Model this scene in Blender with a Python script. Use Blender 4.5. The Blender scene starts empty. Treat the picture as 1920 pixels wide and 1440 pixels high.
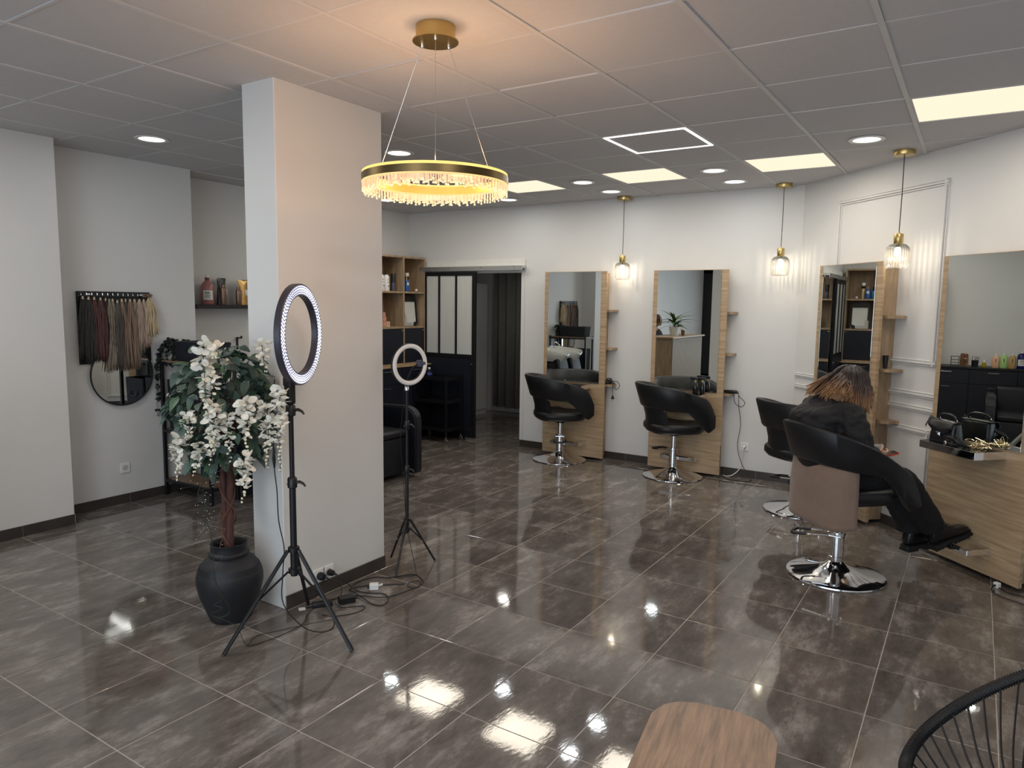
import bpy, bmesh, math, random
from mathutils import Vector, Matrix, Euler, noise
random.seed(7)
PI = math.pi
S = bpy.context.scene
COL = S.collection
# ---------------------------------------------------------------- camera, world, exposure
HC, CE = 1.6637, 2.7673
cd = bpy.data.cameras.new('camera'); cam = bpy.data.objects.new('camera', cd); COL.objects.link(cam)
cd.sensor_fit = 'HORIZONTAL'; cd.sensor_width = 36.0; cd.lens = 1343.3 / 1920 * 36.0
cd.clip_start = 0.05; cd.clip_end = 100
_X = Vector((0.8396, 0.5430, 0.0131)); _W = Vector((-0.5392, 0.8349, -0.1115)).normalized()
_X = (_X - _W * _X.dot(_W)).normalized(); _U = _X.cross(_W)
cam.matrix_world = Matrix(((_X.x, _U.x, -_W.x, 0), (_X.y, _U.y, -_W.y, 0), (_X.z, _U.z, -_W.z, HC), (0, 0, 0, 1)))
S.camera = cam
S.view_settings.view_transform = 'Standard'; S.view_settings.look = 'None'
S.view_settings.exposure = 0.12; S.view_settings.gamma = 1.0; S.view_settings.use_curve_mapping = False
W = bpy.data.worlds.new('overcast_sky'); S.world = W; W.use_nodes = True
W.node_tree.nodes['Background'].inputs[0].default_value = (0.70, 0.84, 1.0, 1)
W.node_tree.nodes['Background'].inputs[1].default_value = 2.2
PANEL_W, DOWN_W, RING_W, LED_W, CHAND_W, PEND_W, DAY_W = 7.6, 1.4, 1.6, 4.0, 11.5, 1.5, 105.0

def lamp(name, kind, power, color, loc, parent=None, size=0.1, sizey=None, rot=(0, 0, 0), shape=None, spread=None):
    l = bpy.data.lights.new(name, kind); l.energy = power; l.color = color
    if kind == 'AREA':
        l.shape = shape or ('RECTANGLE' if sizey else 'SQUARE'); l.size = size
        if sizey: l.size_y = sizey
        if spread: l.spread = spread
    elif kind == 'POINT': l.shadow_soft_size = size
    o = bpy.data.objects.new(name, l); COL.objects.link(o); o.location = loc; o.rotation_euler = rot
    if parent: o.parent = parent
    return o
# daylight of the street coming in through the shop window (front facade at y = -3.1)
lamp('daylight', 'AREA', DAY_W, (0.80, 0.90, 1.0), (-.7, -3.02, 1.35), size=5.6, sizey=2.2, rot=(PI/2, 0, 0))

# ---------------------------------------------------------------- materials
def srgb(r, g, b):
    f = lambda c: (c/255/12.92) if c/255 <= .04045 else ((c/255+.055)/1.055)**2.4
    return (f(r), f(g), f(b), 1)
MATS = {}
def mat(name, col=(.5, .5, .5, 1), rough=.5, metal=0, var=0, vscale=8, vstretch=(1, 1, 1), bump=0, bscale=60, emit=None, es=0,
        trans=0, ior=1.45, spec=.5, col2=None, coat=0, sheen=0, coord='Object', alpha=1, rvar=0):
    if name in MATS: return MATS[name]
    m = bpy.data.materials.new(name); m.use_nodes = True; nt = m.node_tree; n = nt.nodes; L = nt.links
    b = n['Principled BSDF']; I = b.inputs
    I['Base Color'].default_value = col; I['Roughness'].default_value = rough; I['Metallic'].default_value = metal
    I['IOR'].default_value = ior; I['Transmission Weight'].default_value = trans; I['Specular IOR Level'].default_value = spec
    I['Coat Weight'].default_value = coat; I['Sheen Weight'].default_value = sheen; I['Alpha'].default_value = alpha
    if emit: I['Emission Color'].default_value = emit; I['Emission Strength'].default_value = es
    if var or bump or col2 or rvar:
        if coord == 'World':
            g = n.new('ShaderNodeNewGeometry'); src = g.outputs['Position']
        else:
            g = n.new('ShaderNodeTexCoord'); src = g.outputs[coord]
        mp = n.new('ShaderNodeMapping'); mp.inputs['Scale'].default_value = vstretch; L.new(src, mp.inputs[0])
        nz = n.new('ShaderNodeTexNoise'); nz.inputs['Scale'].default_value = vscale; nz.inputs['Detail'].default_value = 5
        nz.inputs['Roughness'].default_value = .62
        L.new(mp.outputs[0], nz.inputs['Vector'])
        if var or col2:
            r = n.new('ShaderNodeValToRGB'); c2 = col2 or tuple(min(1, c*(1+var)) for c in col[:3])+(1,)
            c1 = col if col2 else tuple(c*(1-var) for c in col[:3])+(1,)
            r.color_ramp.elements[0].position = .33; r.color_ramp.elements[1].position = .68
            r.color_ramp.elements[0].color = c1; r.color_ramp.elements[1].color = c2
            L.new(nz.outputs['Fac'], r.inputs[0]); L.new(r.outputs[0], I['Base Color'])
        if rvar:
            mr = n.new('ShaderNodeMapRange'); mr.inputs[3].default_value = rough-rvar; mr.inputs[4].default_value = rough+rvar
            L.new(nz.outputs['Fac'], mr.inputs[0]); L.new(mr.outputs[0], I['Roughness'])
        if bump:
            nb = n.new('ShaderNodeTexNoise'); nb.inputs['Scale'].default_value = bscale; nb.inputs['Detail'].default_value = 3
            L.new(mp.outputs[0], nb.inputs['Vector'])
            bp = n.new('ShaderNodeBump'); bp.inputs['Strength'].default_value = bump; bp.inputs['Distance'].default_value = .01
            L.new(nb.outputs['Fac'], bp.inputs['Height']); L.new(bp.outputs[0], I['Normal'])
    MATS[name] = m; return m
def emis(name, col, s):
    m = bpy.data.materials.new(name); m.use_nodes = True; nt = m.node_tree
    e = nt.nodes.new('ShaderNodeEmission'); e.inputs[0].default_value = col; e.inputs[1].default_value = s
    nt.links.new(e.outputs[0], nt.nodes['Material Output'].inputs[0]); MATS[name] = m; return m

PAINT = mat('white_wall_paint', (.67, .665, .655, 1), .55, bump=.04, bscale=180, var=.015, vscale=2)
CEIL = mat('mineral_ceiling_tile', (.56, .555, .57, 1), .9, bump=.12, bscale=300, var=.02, vscale=30, coord='World')
GRID = mat('white_grid_metal', (.585, .58, .595, 1), .5, var=.02)
GROUT = mat('pale_grout', srgb(172, 165, 156), .6, var=.08, vscale=30)
SKIRT = mat('skirting_tile', srgb(62, 56, 53), .28, var=.18, vscale=7, bump=.03, coord='World')
OAK = mat('light_oak_laminate', srgb(150, 126, 98), .42, col2=srgb(186, 161, 130), vscale=5, vstretch=(.55, 3, 9), bump=.04, bscale=20)
OAKV = mat('light_oak_shelf_laminate', srgb(142, 120, 96), .45, col2=srgb(176, 152, 124), vscale=5, vstretch=(5, 5, .7), bump=.04, bscale=20)
BROWNWOOD = mat('walnut_table_wood', srgb(112, 90, 74), .38, col2=srgb(158, 127, 102), vscale=5, vstretch=(14, 1.1, 8), bump=.16, bscale=26)
LEATH = mat('black_leatherette', srgb(20, 21, 25), .42, var=.1, bump=.10, bscale=260)
LEATH2 = mat('navy_black_leatherette', srgb(17, 19, 28), .45, var=.1, bump=.1, bscale=260)
CHROME = mat('chrome', (.82, .82, .84, 1), .06, 1, var=.02)
STEEL = mat('brushed_steel', (.6, .59, .57, 1), .28, 1, var=.05, vscale=20, vstretch=(1, 20, 20))
BRASS = mat('brushed_brass', (.55, .41, .17, 1), .30, 1, var=.06, vscale=20, vstretch=(1, 1, 14))
BRONZE = mat('dark_bronze', (.18, .125, .055, 1), .36, 1, var=.06, vscale=9)
GOLDIN = mat('gold_inner_band', (.52, .33, .10, 1), .4, .6, var=.04)
BLACK = mat('black_plastic', srgb(24, 24, 27), .38, var=.06)
BLACKM = mat('black_metal', srgb(19, 20, 25), .42, .0, var=.08)
NAVY = mat('navy_black_front', srgb(22, 25, 37), .5, var=.06, vscale=4)
WHITEP = mat('white_plastic', (.78, .78, .76, 1), .35, var=.02)
CERAM = mat('white_ceramic', (.80, .80, .78, 1), .12, var=.02, coat=.4)
MIRROR = mat('mirror_glass', (.82, .855, .835, 1), .004, 1, var=.004, vscale=1)
CLOTH = mat('grey_curtain_cloth', srgb(118, 116, 110), .9, var=.08, vscale=14, bump=.1, bscale=300)
CABLE = mat('black_cable', srgb(22, 21, 22), .5, var=.05)
WCABLE = mat('white_cable', (.7, .69, .66, 1), .5, var=.05)
POTM = mat('matt_black_pot', srgb(29, 30, 35), .55, var=.14, vscale=9, bump=.12, bscale=40)

def glassmat(name, tint, edge, veil=0):
    # clear glass: light passes, darker where the sheet is seen edge on, with a mirror-like coat
    m = bpy.data.materials.new(name); m.use_nodes = True; nt = m.node_tree; n = nt.nodes; L = nt.links
    n.remove(n['Principled BSDF']); t = n.new('ShaderNodeBsdfTransparent'); g = n.new('ShaderNodeBsdfGlossy'); g.inputs['Roughness'].default_value = .03
    lw = n.new('ShaderNodeLayerWeight'); lw.inputs['Blend'].default_value = .45
    r = n.new('ShaderNodeValToRGB'); r.color_ramp.elements[0].color = tint; r.color_ramp.elements[1].color = edge
    r.color_ramp.elements[0].position = .15; r.color_ramp.elements[1].position = .9
    L.new(lw.outputs['Facing'], r.inputs[0]); L.new(r.outputs[0], t.inputs[0])
    fr = n.new('ShaderNodeFresnel'); fr.inputs[0].default_value = 1.5
    mx = n.new('ShaderNodeMixShader'); L.new(fr.outputs[0], mx.inputs[0]); L.new(t.outputs[0], mx.inputs[1]); L.new(g.outputs[0], mx.inputs[2])
    out = mx
    if veil:      # a little light is scattered by the ribs
        df = n.new('ShaderNodeBsdfTranslucent'); df.inputs[0].default_value = (.95, .93, .88, 1); m2 = n.new('ShaderNodeMixShader'); m2.inputs[0].default_value = veil
        L.new(mx.outputs[0], m2.inputs[1]); L.new(df.outputs[0], m2.inputs[2]); out = m2; r.color_ramp.elements[0].position = .04; r.color_ramp.elements[1].position = .6
    L.new(out.outputs[0], n['Material Output'].inputs[0]); MATS[name] = m; return m
RIBGLASS = glassmat('ribbed_clear_glass', (1, 1, 1, 1), (.74, .73, .71, 1), .10)
PANE = glassmat('window_pane_glass', (.93, .96, .96, 1), (.6, .7, .7, 1))

# floor tile: one continuous cement-look print with per-tile shade, polished and slightly wavy
def rib_modulate(m, k, lo):      # tint bands stand in for ribs bending the light into wall streaks
    nt = m.node_tree; n = nt.nodes; L = nt.links; tc = n.new('ShaderNodeTexCoord'); sx = n.new('ShaderNodeSeparateXYZ'); L.new(tc.outputs['Object'], sx.inputs[0])
    def mth(op, a, b=None):
        q = n.new('ShaderNodeMath'); q.operation = op
        for i, v in enumerate((a, b)):
            if v is None: continue
            if isinstance(v, (int, float)): q.inputs[i].default_value = v
            else: L.new(v, q.inputs[i])
        return q.outputs[0]
    s_ = mth('SINE', mth('MULTIPLY', mth('ARCTAN2', sx.outputs[1], sx.outputs[0]), k)); f = mth('ADD', mth('MULTIPLY', s_, (1-lo)/2), (1+lo)/2)
    t = [x for x in n if x.type == 'BSDF_TRANSPARENT'][0]; src = t.inputs[0].links[0].from_socket; v = n.new('ShaderNodeVectorMath'); v.operation = 'SCALE'
    L.new(src, v.inputs[0]); L.new(f, v.inputs['Scale']); L.new(v.outputs[0], t.inputs[0])
rib_modulate(RIBGLASS, 28, .45)
def floormat():
    m = bpy.data.materials.new('glossy_cement_tile'); m.use_nodes = True; nt = m.node_tree; n = nt.nodes; L = nt.links
    b = n['Principled BSDF']; g = n.new('ShaderNodeNewGeometry'); oi = n.new('ShaderNodeObjectInfo')
    add = n.new('ShaderNodeVectorMath'); add.operation = 'MULTIPLY_ADD'
    cmb = n.new('ShaderNodeCombineXYZ'); L.new(oi.outputs['Random'], cmb.inputs[0]); L.new(oi.outputs['Random'], cmb.inputs[2])
    add.inputs[1].default_value = (37, 0, 53); L.new(cmb.outputs[0], add.inputs[0]); L.new(g.outputs['Position'], add.inputs[2])
    mp = n.new('ShaderNodeMapping'); mp.inputs['Scale'].default_value = (2.5, 1.0, 1); L.new(add.outputs[0], mp.inputs[0])
    n1 = n.new('ShaderNodeTexNoise'); n1.inputs['Scale'].default_value = 2.9; n1.inputs['Detail'].default_value = 10; n1.inputs['Roughness'].default_value = .74
    L.new(mp.outputs[0], n1.inputs['Vector'])
    r = n.new('ShaderNodeValToRGB'); e = r.color_ramp.elements
    e[0].position = .30; e[0].color = srgb(78, 71, 68); e[1].position = .72; e[1].color = srgb(160, 153, 148)
    k = e.new(.52); k.color = srgb(106, 99, 94)
    L.new(n1.outputs['Fac'], r.inputs[0])
    hv = n.new('ShaderNodeHueSaturation'); mr = n.new('ShaderNodeMapRange'); mr.inputs[3].default_value = .9; mr.inputs[4].default_value = 1.1
    L.new(oi.outputs['Random'], mr.inputs[0]); L.new(mr.outputs[0], hv.inputs['Value']); L.new(r.outputs[0], hv.inputs['Color'])
    L.new(hv.outputs[0], b.inputs['Base Color'])
    b.inputs['Roughness'].default_value = .055; b.inputs['IOR'].default_value = 1.72
    n2 = n.new('ShaderNodeTexNoise'); n2.inputs['Scale'].default_value = 26; n2.inputs['Detail'].default_value = 3; L.new(mp.outputs[0], n2.inputs['Vector'])
    bp = n.new('ShaderNodeBump'); bp.inputs['Strength'].default_value = .035; bp.inputs['Distance'].default_value = .004
    L.new(n2.outputs['Fac'], bp.inputs['Height']); L.new(bp.outputs[0], b.inputs['Normal'])
    return m
FLOOR = floormat()

# ---------------------------------------------------------------- mesh helpers
def BM(): return bmesh.new()
def box(bm, a, b, bev=0, seg=1, M=None):
    c = [(a[i]+b[i])/2 for i in range(3)]; s = [abs(b[i]-a[i]) for i in range(3)]
    r = bmesh.ops.create_cube(bm, size=1, matrix=Matrix.Translation(c) @ Matrix.Diagonal((*s, 1)))
    vs = r['verts']
    if bev:
        es = list({e for v in vs for e in v.link_edges})
        q = bmesh.ops.bevel(bm, geom=es, offset=min(bev, min(s)*.49), segments=seg, affect='EDGES', profile=.5)
        vs = list({v for v in q['verts']} | {v for v in vs if v.is_valid})
    if M is not None: bmesh.ops.transform(bm, matrix=M, verts=[v for v in vs if v.is_valid])
    return bm
def ring_faces(bm, rings, cu=True, cap=True, cv=False):
    # rings: list of lists of BMVerts
    n = len(rings[0])
    for i in range(len(rings) - (0 if cv else 1)):
        A = rings[i]; B = rings[(i+1) % len(rings)]
        for j in range(n if cu else n-1):
            try: bm.faces.new((A[j], A[(j+1) % n], B[(j+1) % n], B[j]))
            except ValueError: pass
    if cap and cu and not cv:
        for R, rev in ((rings[0], True), (rings[-1], False)):
            try: bm.faces.new(R[::-1] if rev else R)
            except ValueError: pass
def tube(bm, pts, r=.01, n=8, closed=False, flat=1.0, cap=True):
    P = [Vector(p) for p in pts]; k = len(P); rr = r if isinstance(r, (list, tuple)) else [r]*k
    rings = []; up = None
    for i in range(k):
        if closed: d = P[(i+1) % k]-P[i-1]
        else: d = P[min(i+1, k-1)]-P[max(i-1, 0)]
        if d.length < 1e-9: d = Vector((0, 0, 1))
        d.normalize()
        if up is None: up = d.orthogonal().normalized() if abs(d.z) > .95 else Vector((0, 0, 1))
        a = up - d*up.dot(d)
        a = a.normalized() if a.length > 1e-6 else d.orthogonal().normalized()
        b = d.cross(a); up = a
        rings.append([bm.verts.new(P[i]+(a*math.cos(t)*flat+b*math.sin(t))*rr[i]) for t in [2*PI*j/n for j in range(n)]])
    ring_faces(bm, rings, cap=cap, cv=closed); return bm
def lathe(bm, prof, n=24, c=(0, 0, 0), cap=True, rib=0, nrib=0, M=None):
    rings = []
    for (r, z) in prof:
        row = []
        for j in range(n):
            t = 2*PI*j/n; q = max(r, 1e-4)*(1+(rib*math.cos(nrib*t) if nrib else 0))
            p = Vector((c[0]+q*math.cos(t), c[1]+q*math.sin(t), c[2]+z))
            row.append(bm.verts.new(M @ p if M is not None else p))
        rings.append(row)
    ring_faces(bm, rings, cap=cap); return bm
def prism(bm, pts, z0, z1, M=None):
    A = [bm.verts.new((p[0], p[1], z0)) for p in pts]; B = [bm.verts.new((p[0], p[1], z1)) for p in pts]
    ring_faces(bm, [A, B]); 
    if M is not None: bmesh.ops.transform(bm, matrix=M, verts=A+B)
    return bm
def gridf(bm, rows, cu=False, cap=False, cv=False):
    R = [[bm.verts.new(p) for p in row] for row in rows]; ring_faces(bm, R, cu=cu, cap=cap, cv=cv); return bm
def ball(bm, c, r, n=10, s=(1, 1, 1)):
    bmesh.ops.create_uvsphere(bm, u_segments=n, v_segments=max(5, n*2//3), radius=1,
                              matrix=Matrix.Translation(c) @ Matrix.Diagonal((r*s[0], r*s[1], r*s[2], 1))); return bm
def rrect(w, h, r, n=5, cx=0, cy=0):
    out = []
    for (sx, sy, a0) in ((1, 1, 0), (-1, 1, PI/2), (-1, -1, PI), (1, -1, 1.5*PI)):
        for i in range(n+1):
            a = a0+PI/2*i/n; out.append((cx+sx*(w/2-r)+r*math.cos(a), cy+sy*(h/2-r)+r*math.sin(a)))
    return out
def spline(pts, k=6, closed=False):
    P = [Vector(p) for p in pts]; out = []; m = len(P)
    for i in range(m if closed else m-1):
        g = (lambda j: P[j % m]) if closed else (lambda j: P[max(0, min(m-1, j))])
        p0, p1, p2, p3 = g(i-1), g(i), g(i+1), g(i+2)
        for s in range(k):
            t = s/k
            out.append(.5*((2*p1)+(p2-p0)*t+(2*p0-5*p1+4*p2-p3)*t*t+(3*p1-p0-3*p2+p3)*t**3))
    if not closed: out.append(P[-1])
    return out
def mesh_of(name, bm, m, smooth=True, angle=40):
    bmesh.ops.recalc_face_normals(bm, faces=bm.faces[:])
    me = bpy.data.meshes.new(name); bm.to_mesh(me); bm.free()
    if m is not None: me.materials.append(m)
    if smooth:
        me.shade_smooth()
        if angle: me.set_sharp_from_angle(angle=math.radians(angle))
    return me
def put(name, me, parent=None, loc=(0, 0, 0), rot=(0, 0, 0), label=None):
    o = bpy.data.objects.new(name, me); COL.objects.link(o); o.location = loc; o.rotation_euler = rot
    if parent is not None: o.parent = parent
    if label: o['label'] = label
    return o
def obj(name, bm, m, parent=None, smooth=True, angle=40, label=None, loc=(0, 0, 0), rot=(0, 0, 0)):
    return put(name, mesh_of(name, bm, m, smooth, angle), parent, loc, rot, label)
def tag(o, label, cat, group=None, kind=None):
    if label: o['label'] = label
    if cat: o['category'] = cat
    if group: o['group'] = group
    if kind: o['kind'] = kind
    return o
def thing(name, label, cat, loc=(0, 0, 0), rz=0, group=None):
    o = bpy.data.objects.new(name, None); COL.objects.link(o); o.empty_display_size = .1
    o.location = loc; o.rotation_euler = (0, 0, rz); return tag(o, label, cat, group)
def struct(name, bm, m, parent=None, smooth=False):
    o = obj(name, bm, m, parent, smooth)
    if parent is None: o['kind'] = 'structure'
    return o
def dup(root, loc, rz=None, label=None, group=None):
    r = root.copy(); COL.objects.link(r); r.location = loc
    if rz is not None: r.rotation_euler = (0, 0, rz)
    if label: r['label'] = label
    if group: r['group'] = group
    for ch in list(root.children):
        c = ch.copy(); COL.objects.link(c); c.parent = r
        for g in list(ch.children):
            d = g.copy(); COL.objects.link(d); d.parent = c
    return r
def clip(poly, nx, ny, c):
    out = []
    for i in range(len(poly)):
        a = poly[i]; b = poly[(i+1) % len(poly)]; da = nx*a[0]+ny*a[1]-c; db = nx*b[0]+ny*b[1]-c
        if da <= 0: out.append(a)
        if da*db < 0: t = da/(da-db); out.append((a[0]+(b[0]-a[0])*t, a[1]+(b[1]-a[1])*t))
    return out
def text_mesh(s, size, m, parent, loc, rot, name='lettering', ext=.0006):
    c = bpy.data.curves.new('lettering', 'FONT'); c.body = s; c.size = size; c.align_x = 'CENTER'; c.extrude = ext; c.resolution_u = 2
    t = bpy.data.objects.new('t', c); COL.objects.link(t)
    dg = bpy.context.evaluated_depsgraph_get(); me = bpy.data.meshes.new_from_object(t.evaluated_get(dg))
    bpy.data.objects.remove(t); me.name = name; me.materials.clear(); me.materials.append(m)
    return put(name, me, parent, loc, rot)
def inview(x, y, z, mx=.12):
    d = Vector((x, y, z-HC)); w = d.dot(_W)
    if w < .1: return False
    return abs(d.dot(_X)/w*1343.3/960) < 1+mx and abs(d.dot(_U)/w*1343.3/720) < 1+mx

# ---------------------------------------------------------------- the room
YB, XL1, XL2, XL3, RWC = 7.0385, -5.503, -5.759, -6.13, 5.638
TS, GX, GY = .4574, -2.5619, 2.2175
# floor tiles
fb = BM(); box(fb, (-6.7, -3.2, -.06), (2.6, 9.3, -.0012)); floor = struct('floor', fb, GROUT)
def tile_mesh(poly, z0, z1, m, bev=.0012):
    bm = BM(); prism(bm, poly, z0, z1)
    if bev:
        es = [e for e in bm.edges if all(abs(v.co.z-z1) < 1e-6 for v in e.verts)]
        bmesh.ops.bevel(bm, geom=es, offset=bev, segments=1, affect='EDGES')
    return mesh_of('tile', bm, m, False)
h = TS/2-.0019
sq = [(-h, -h), (h, -h), (h, h), (-h, h)]
full = tile_mesh(sq, -.012, 0, FLOOR)
rest = BM(); rnd = random.Random(3)
cells = []
for i in range(-9, 12):
    for j in range(-12, 17):
        cx, cy = GX+(i+.5)*TS, GY+(j+.5)*TS
        if cx < -6.6 or cx > 2.5 or cy < -3.3 or cy > 9.2: continue
        if cx+cy > RWC+.28: continue
        if cx < -6.2 and cy < 7: continue
        if cx < XL1-.3 and cy < 2.3: continue
        if cy > 7.3 and (cx > -4.2): continue
        if -3.30 < cx < -3.1 and 2.7 < cy < 3.05: continue
        vis = any(inview(cx+a*TS/2, cy+b*TS/2, 0, .03) for a in (-1, 1) for b in (-1, 1))
        cells.append((not vis, math.hypot(cx, cy), cx, cy))
cells.sort()
for k, (nv, d, cx, cy) in enumerate(cells):
    poly = clip([(x+cx, y+cy) for x, y in sq], .70711, .70711, (RWC+.06)/math.sqrt(2))
    if len(poly) < 3: continue
    if not nv and k < 296:
        if len(poly) == 4 and max(x+y for x, y in poly) < RWC+.06: me = full
        else: me = tile_mesh([(x-cx, y-cy) for x, y in poly], -.012, 0, FLOOR)
        put('tile', me, floor, (cx, cy, rnd.uniform(-.0001, .0001)), (rnd.gauss(0, .0008), rnd.gauss(0, .0008), 0))
    else: prism(rest, poly, -.012, -.0003)
o = obj('tile', rest, FLOOR, floor, False); o['kind'] = 'stuff'

# walls
def wallbox(name, parts, m=PAINT):
    bm = BM()
    for a, b in parts: box(bm, a, b)
    return struct(name, bm, m)
H = CE+.25
wallbox('wall_left_front', [((-6.7, -3.22, 0), (XL1, 2.58, H))])
wallbox('wall_left_middle', [((-6.7, 2.58, 0), (XL2, 3.785, H))])
wallbox('wall_left_rear', [((-6.7, 3.785, 0), (XL3, YB+.13, H))])
DX0, DX1, DZ = -5.22, -4.43, 2.02
wallbox('wall_back', [((-6.7, YB, 0), (DX0, YB+.12, H)), ((DX0, YB, DZ), (DX1, YB+.12, H)), ((DX1, YB, 0), (-1.2, YB+.12, H))])
bm = BM(); s2 = math.sqrt(.5)
prism(bm, [(-1.5, RWC+1.5), (2.4, RWC-2.4), (2.4+.085, RWC-2.4+.085), (-1.5+.085, RWC+1.585)], 0, H); struct('wall_right', bm, PAINT)
wallbox('wall_right_front', [((2.4, -3.22, 0), (2.55, 3.3, H))])
wallbox('wall_front', [((-5.53, -3.22, 2.52), (2.45, -3.1, H)), ((-5.165, -3.22, 0), (-4.6, -3.1, 2.52)), ((-4.6, -3.22, 0), (2.45, -3.1, .12))])
wallbox('wall_passage', [((-6.7, 7.16, 0), (-6.58, 9.3, 2.6)), ((-4.25, 7.16, 0), (-4.1, 9.3, 2.6)), ((-6.7, 9.2, 0), (-4.1, 9.3, 2.6)), ((-6.7, 7.16, 2.45), (-4.1, 9.3, 2.6))])
PX0, PX1, PY0, PY1 = -3.285, -3.035, 2.467, 3.243
bm = BM(); box(bm, (PX0, PY0, 0), (PX1, PY1, CE+.02), .004); o = struct('wall_pillar', bm, PAINT)

# skirting of dark tiles
def skirting(name, runs):
    bm = BM(); R = []
    for (p, q, off) in runs:
        p = Vector((*p, 0)); q = Vector((*q, 0)); d = (q-p); L = d.length; d.normalize(); nrm = Vector((d.y, -d.x, 0))
        R.append((p, d, nrm, L, off)); a = math.atan2(d.y, d.x)
        box(bm, (0, -.007, 0), (L, -.0005, .073), M=Matrix.Translation(p) @ Matrix.Rotation(a, 4, 'Z'))
    base = struct(name, bm, GROUT)
    for (p, d, nrm, L, off) in R:
        a = math.atan2(d.y, d.x); x = -off
        while x < L:
            x0 = max(0, x)+.0012; x1 = min(L, x+TS)-.0012
            if x1-x0 > .01:
                b2 = BM(); box(b2, (0, -.010, 0), (x1-x0, -.001, .076), .0012)
                obj('tile', b2, SKIRT, base, False, loc=p+d*x0, rot=(0, 0, a))
            x += TS
    return base
# direction p->q with the room on the right-hand side
skirting('baseboard_left', [((XL1, 1.0), (XL1, 2.58), .14), ((XL1, 2.58), (XL2, 2.58), 0), ((XL2, 2.58), (XL2, 3.785), .36), ((XL2, 3.785), (XL3, 3.785), 0), ((XL3, 3.785), (XL3, 4.4), 0)])
skirting('baseboard_back', [((XL3, YB), (DX0, YB), 0), ((DX1, YB), (-1.4, YB), .02)])
skirting('baseboard_right', [((-1.4, RWC+1.4), (1.6, RWC-1.6), .21)])
skirting('baseboard_pillar', [((PX1, PY0), (PX1, PY1), .234), ((PX1, PY1), (PX0, PY1), .1), ((PX0, PY1), (PX0, PY0), .1)])

# ceiling: T-bar grid with lay-in tiles
CX0, CY0, CS = -.9968, 2.0358, .6
PANELS = [(-.0968, 4.7358), (-1.2968, 5.9358), (-2.4968, 5.9358), (-3.6968, 5.9358), (-4.8968, 5.9358)]
LEDF = (-1.8968, 4.7358)
DOWN = [(-4.8968, 2.9358), (-3.6968, 4.1358), (-3.0968, 5.9358), (-3.0968, 6.5358), (-4.2968, 6.5358), (-5.4968, 5.9358), (-1.8968, 5.9358), (-1.8968, 6.5358), (-.6968, 5.3358)]
bm = BM(); cl = (RWC+.05)/math.sqrt(2)
for k in range(-10, 7):
    x = CX0+k*CS
    if -6.3 < x < 2.5: 
        y1 = min(YB+.05, RWC+.03-x); box(bm, (x-.012, -3.12, CE-.002), (x+.012, y1, CE+.03))
for k in range(-10, 10):
    y = CY0+k*CS
    if -3.1 < y < YB: 
        x1 = min(2.45, RWC+.03-y); box(bm, (-6.2, y-.007, CE+.0005), (x1, y+.007, CE+.03))
ceiling = struct('ceiling', bm, GRID)
hc = CS/2-.0105; hy = CS/2-.0035; csq = [(-hc, -hy), (hc, -hy), (hc, hy), (-hc, hy)]
bm = BM(); prism(bm, csq, CE+.001, CE+.016); cfull = mesh_of('tile', bm, CEIL, False)
rest = BM()
cellsc = []
for i in range(-10, 6):
    for j in range(-10, 9):
        cx, cy = CX0+(i+.5)*CS, CY0+(j+.5)*CS
        if cx < -6.4 or cx > 2.6 or cy < -3.2: continue
        if any(abs(cx-p[0])+abs(cy-p[1]) < .1 for p in PANELS): continue
        poly = clip([(x+cx, y+cy) for x, y in csq], .70711, .70711, cl)
        poly = clip(poly, 0, 1, YB+.04) if poly else poly
        if len(poly) < 3: continue
        vis = inview(cx, cy, CE, .25)
        if vis:
            me = cfull
            if len(poly) != 4 or max(p[1] for p in poly) > YB+.03 or abs(poly[0][0]-(cx-hc)) > 1e-5 or max(p[0]+p[1] for p in poly) > RWC+.049:
                b2 = BM(); prism(b2, [(x-cx, y-cy) for x, y in poly], CE+.001, CE+.016); me = mesh_of('tile', b2, CEIL, False)
            put('tile', me, ceiling, (cx, cy, rnd.uniform(0, .0035)), (rnd.gauss(0, .002), rnd.gauss(0, .002), 0))
        else: prism(rest, poly, CE+.001, CE+.016)
o = obj('tile', rest, CEIL, ceiling, False); o['kind'] = 'stuff'
bm = BM(); box(bm, (-6.7, -3.22, CE+.12), (2.6, YB+.12, CE+.2)); o = struct('ceiling_slab', bm, PAINT); 
# ---------------------------------------------------------------- mouldings, windows, sliding door
rwf = lambda u, d, z: (-1.4+u*s2-d*s2, RWC+1.4-u*s2-d*s2, z)     # u along the angled wall from its far corner, d out of it
MRW = lambda: Matrix.Translation((-1.4, RWC+1.4, 0)) @ Matrix.Rotation(-PI/4, 4, 'Z')
def mould(bm, u0, u1, z0, z1):      # a straight stepped moulding lying along u (horizontal) or z (vertical)
    M = MRW(); hor = (u1-u0) > (z1-z0)
    for (a, w, dd) in ((0, .012, .012), (.014, .016, .02), (.034, .009, .010)):
        if hor: box(bm, (u0, -dd, z0+a), (u1, .003, z0+a+w), .002, M=M)
        else: box(bm, (u0+a, -dd, z0), (u0+a+w, .003, z1), .002, M=M)
bm = BM(); mould(bm, .02, 2.4, 1.022, 1.03); mould(bm, .02, 2.4, .918, .93); struct('trim_1', bm, PAINT)
def framem(name, u0, u1, z0, z1):
    bm = BM(); mould(bm, u0, u1, z0, z0+.01); mould(bm, u0, u1, z1-.043, z1-.04); mould(bm, u0, u0+.01, z0, z1); mould(bm, u1-.043, u1-.04, z0, z1)
    return struct(name, bm, PAINT)
framem('trim_2', .50, 1.665, 1.255, 2.56)
framem('trim_3', .30, 1.665, .14, .80)

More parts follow.
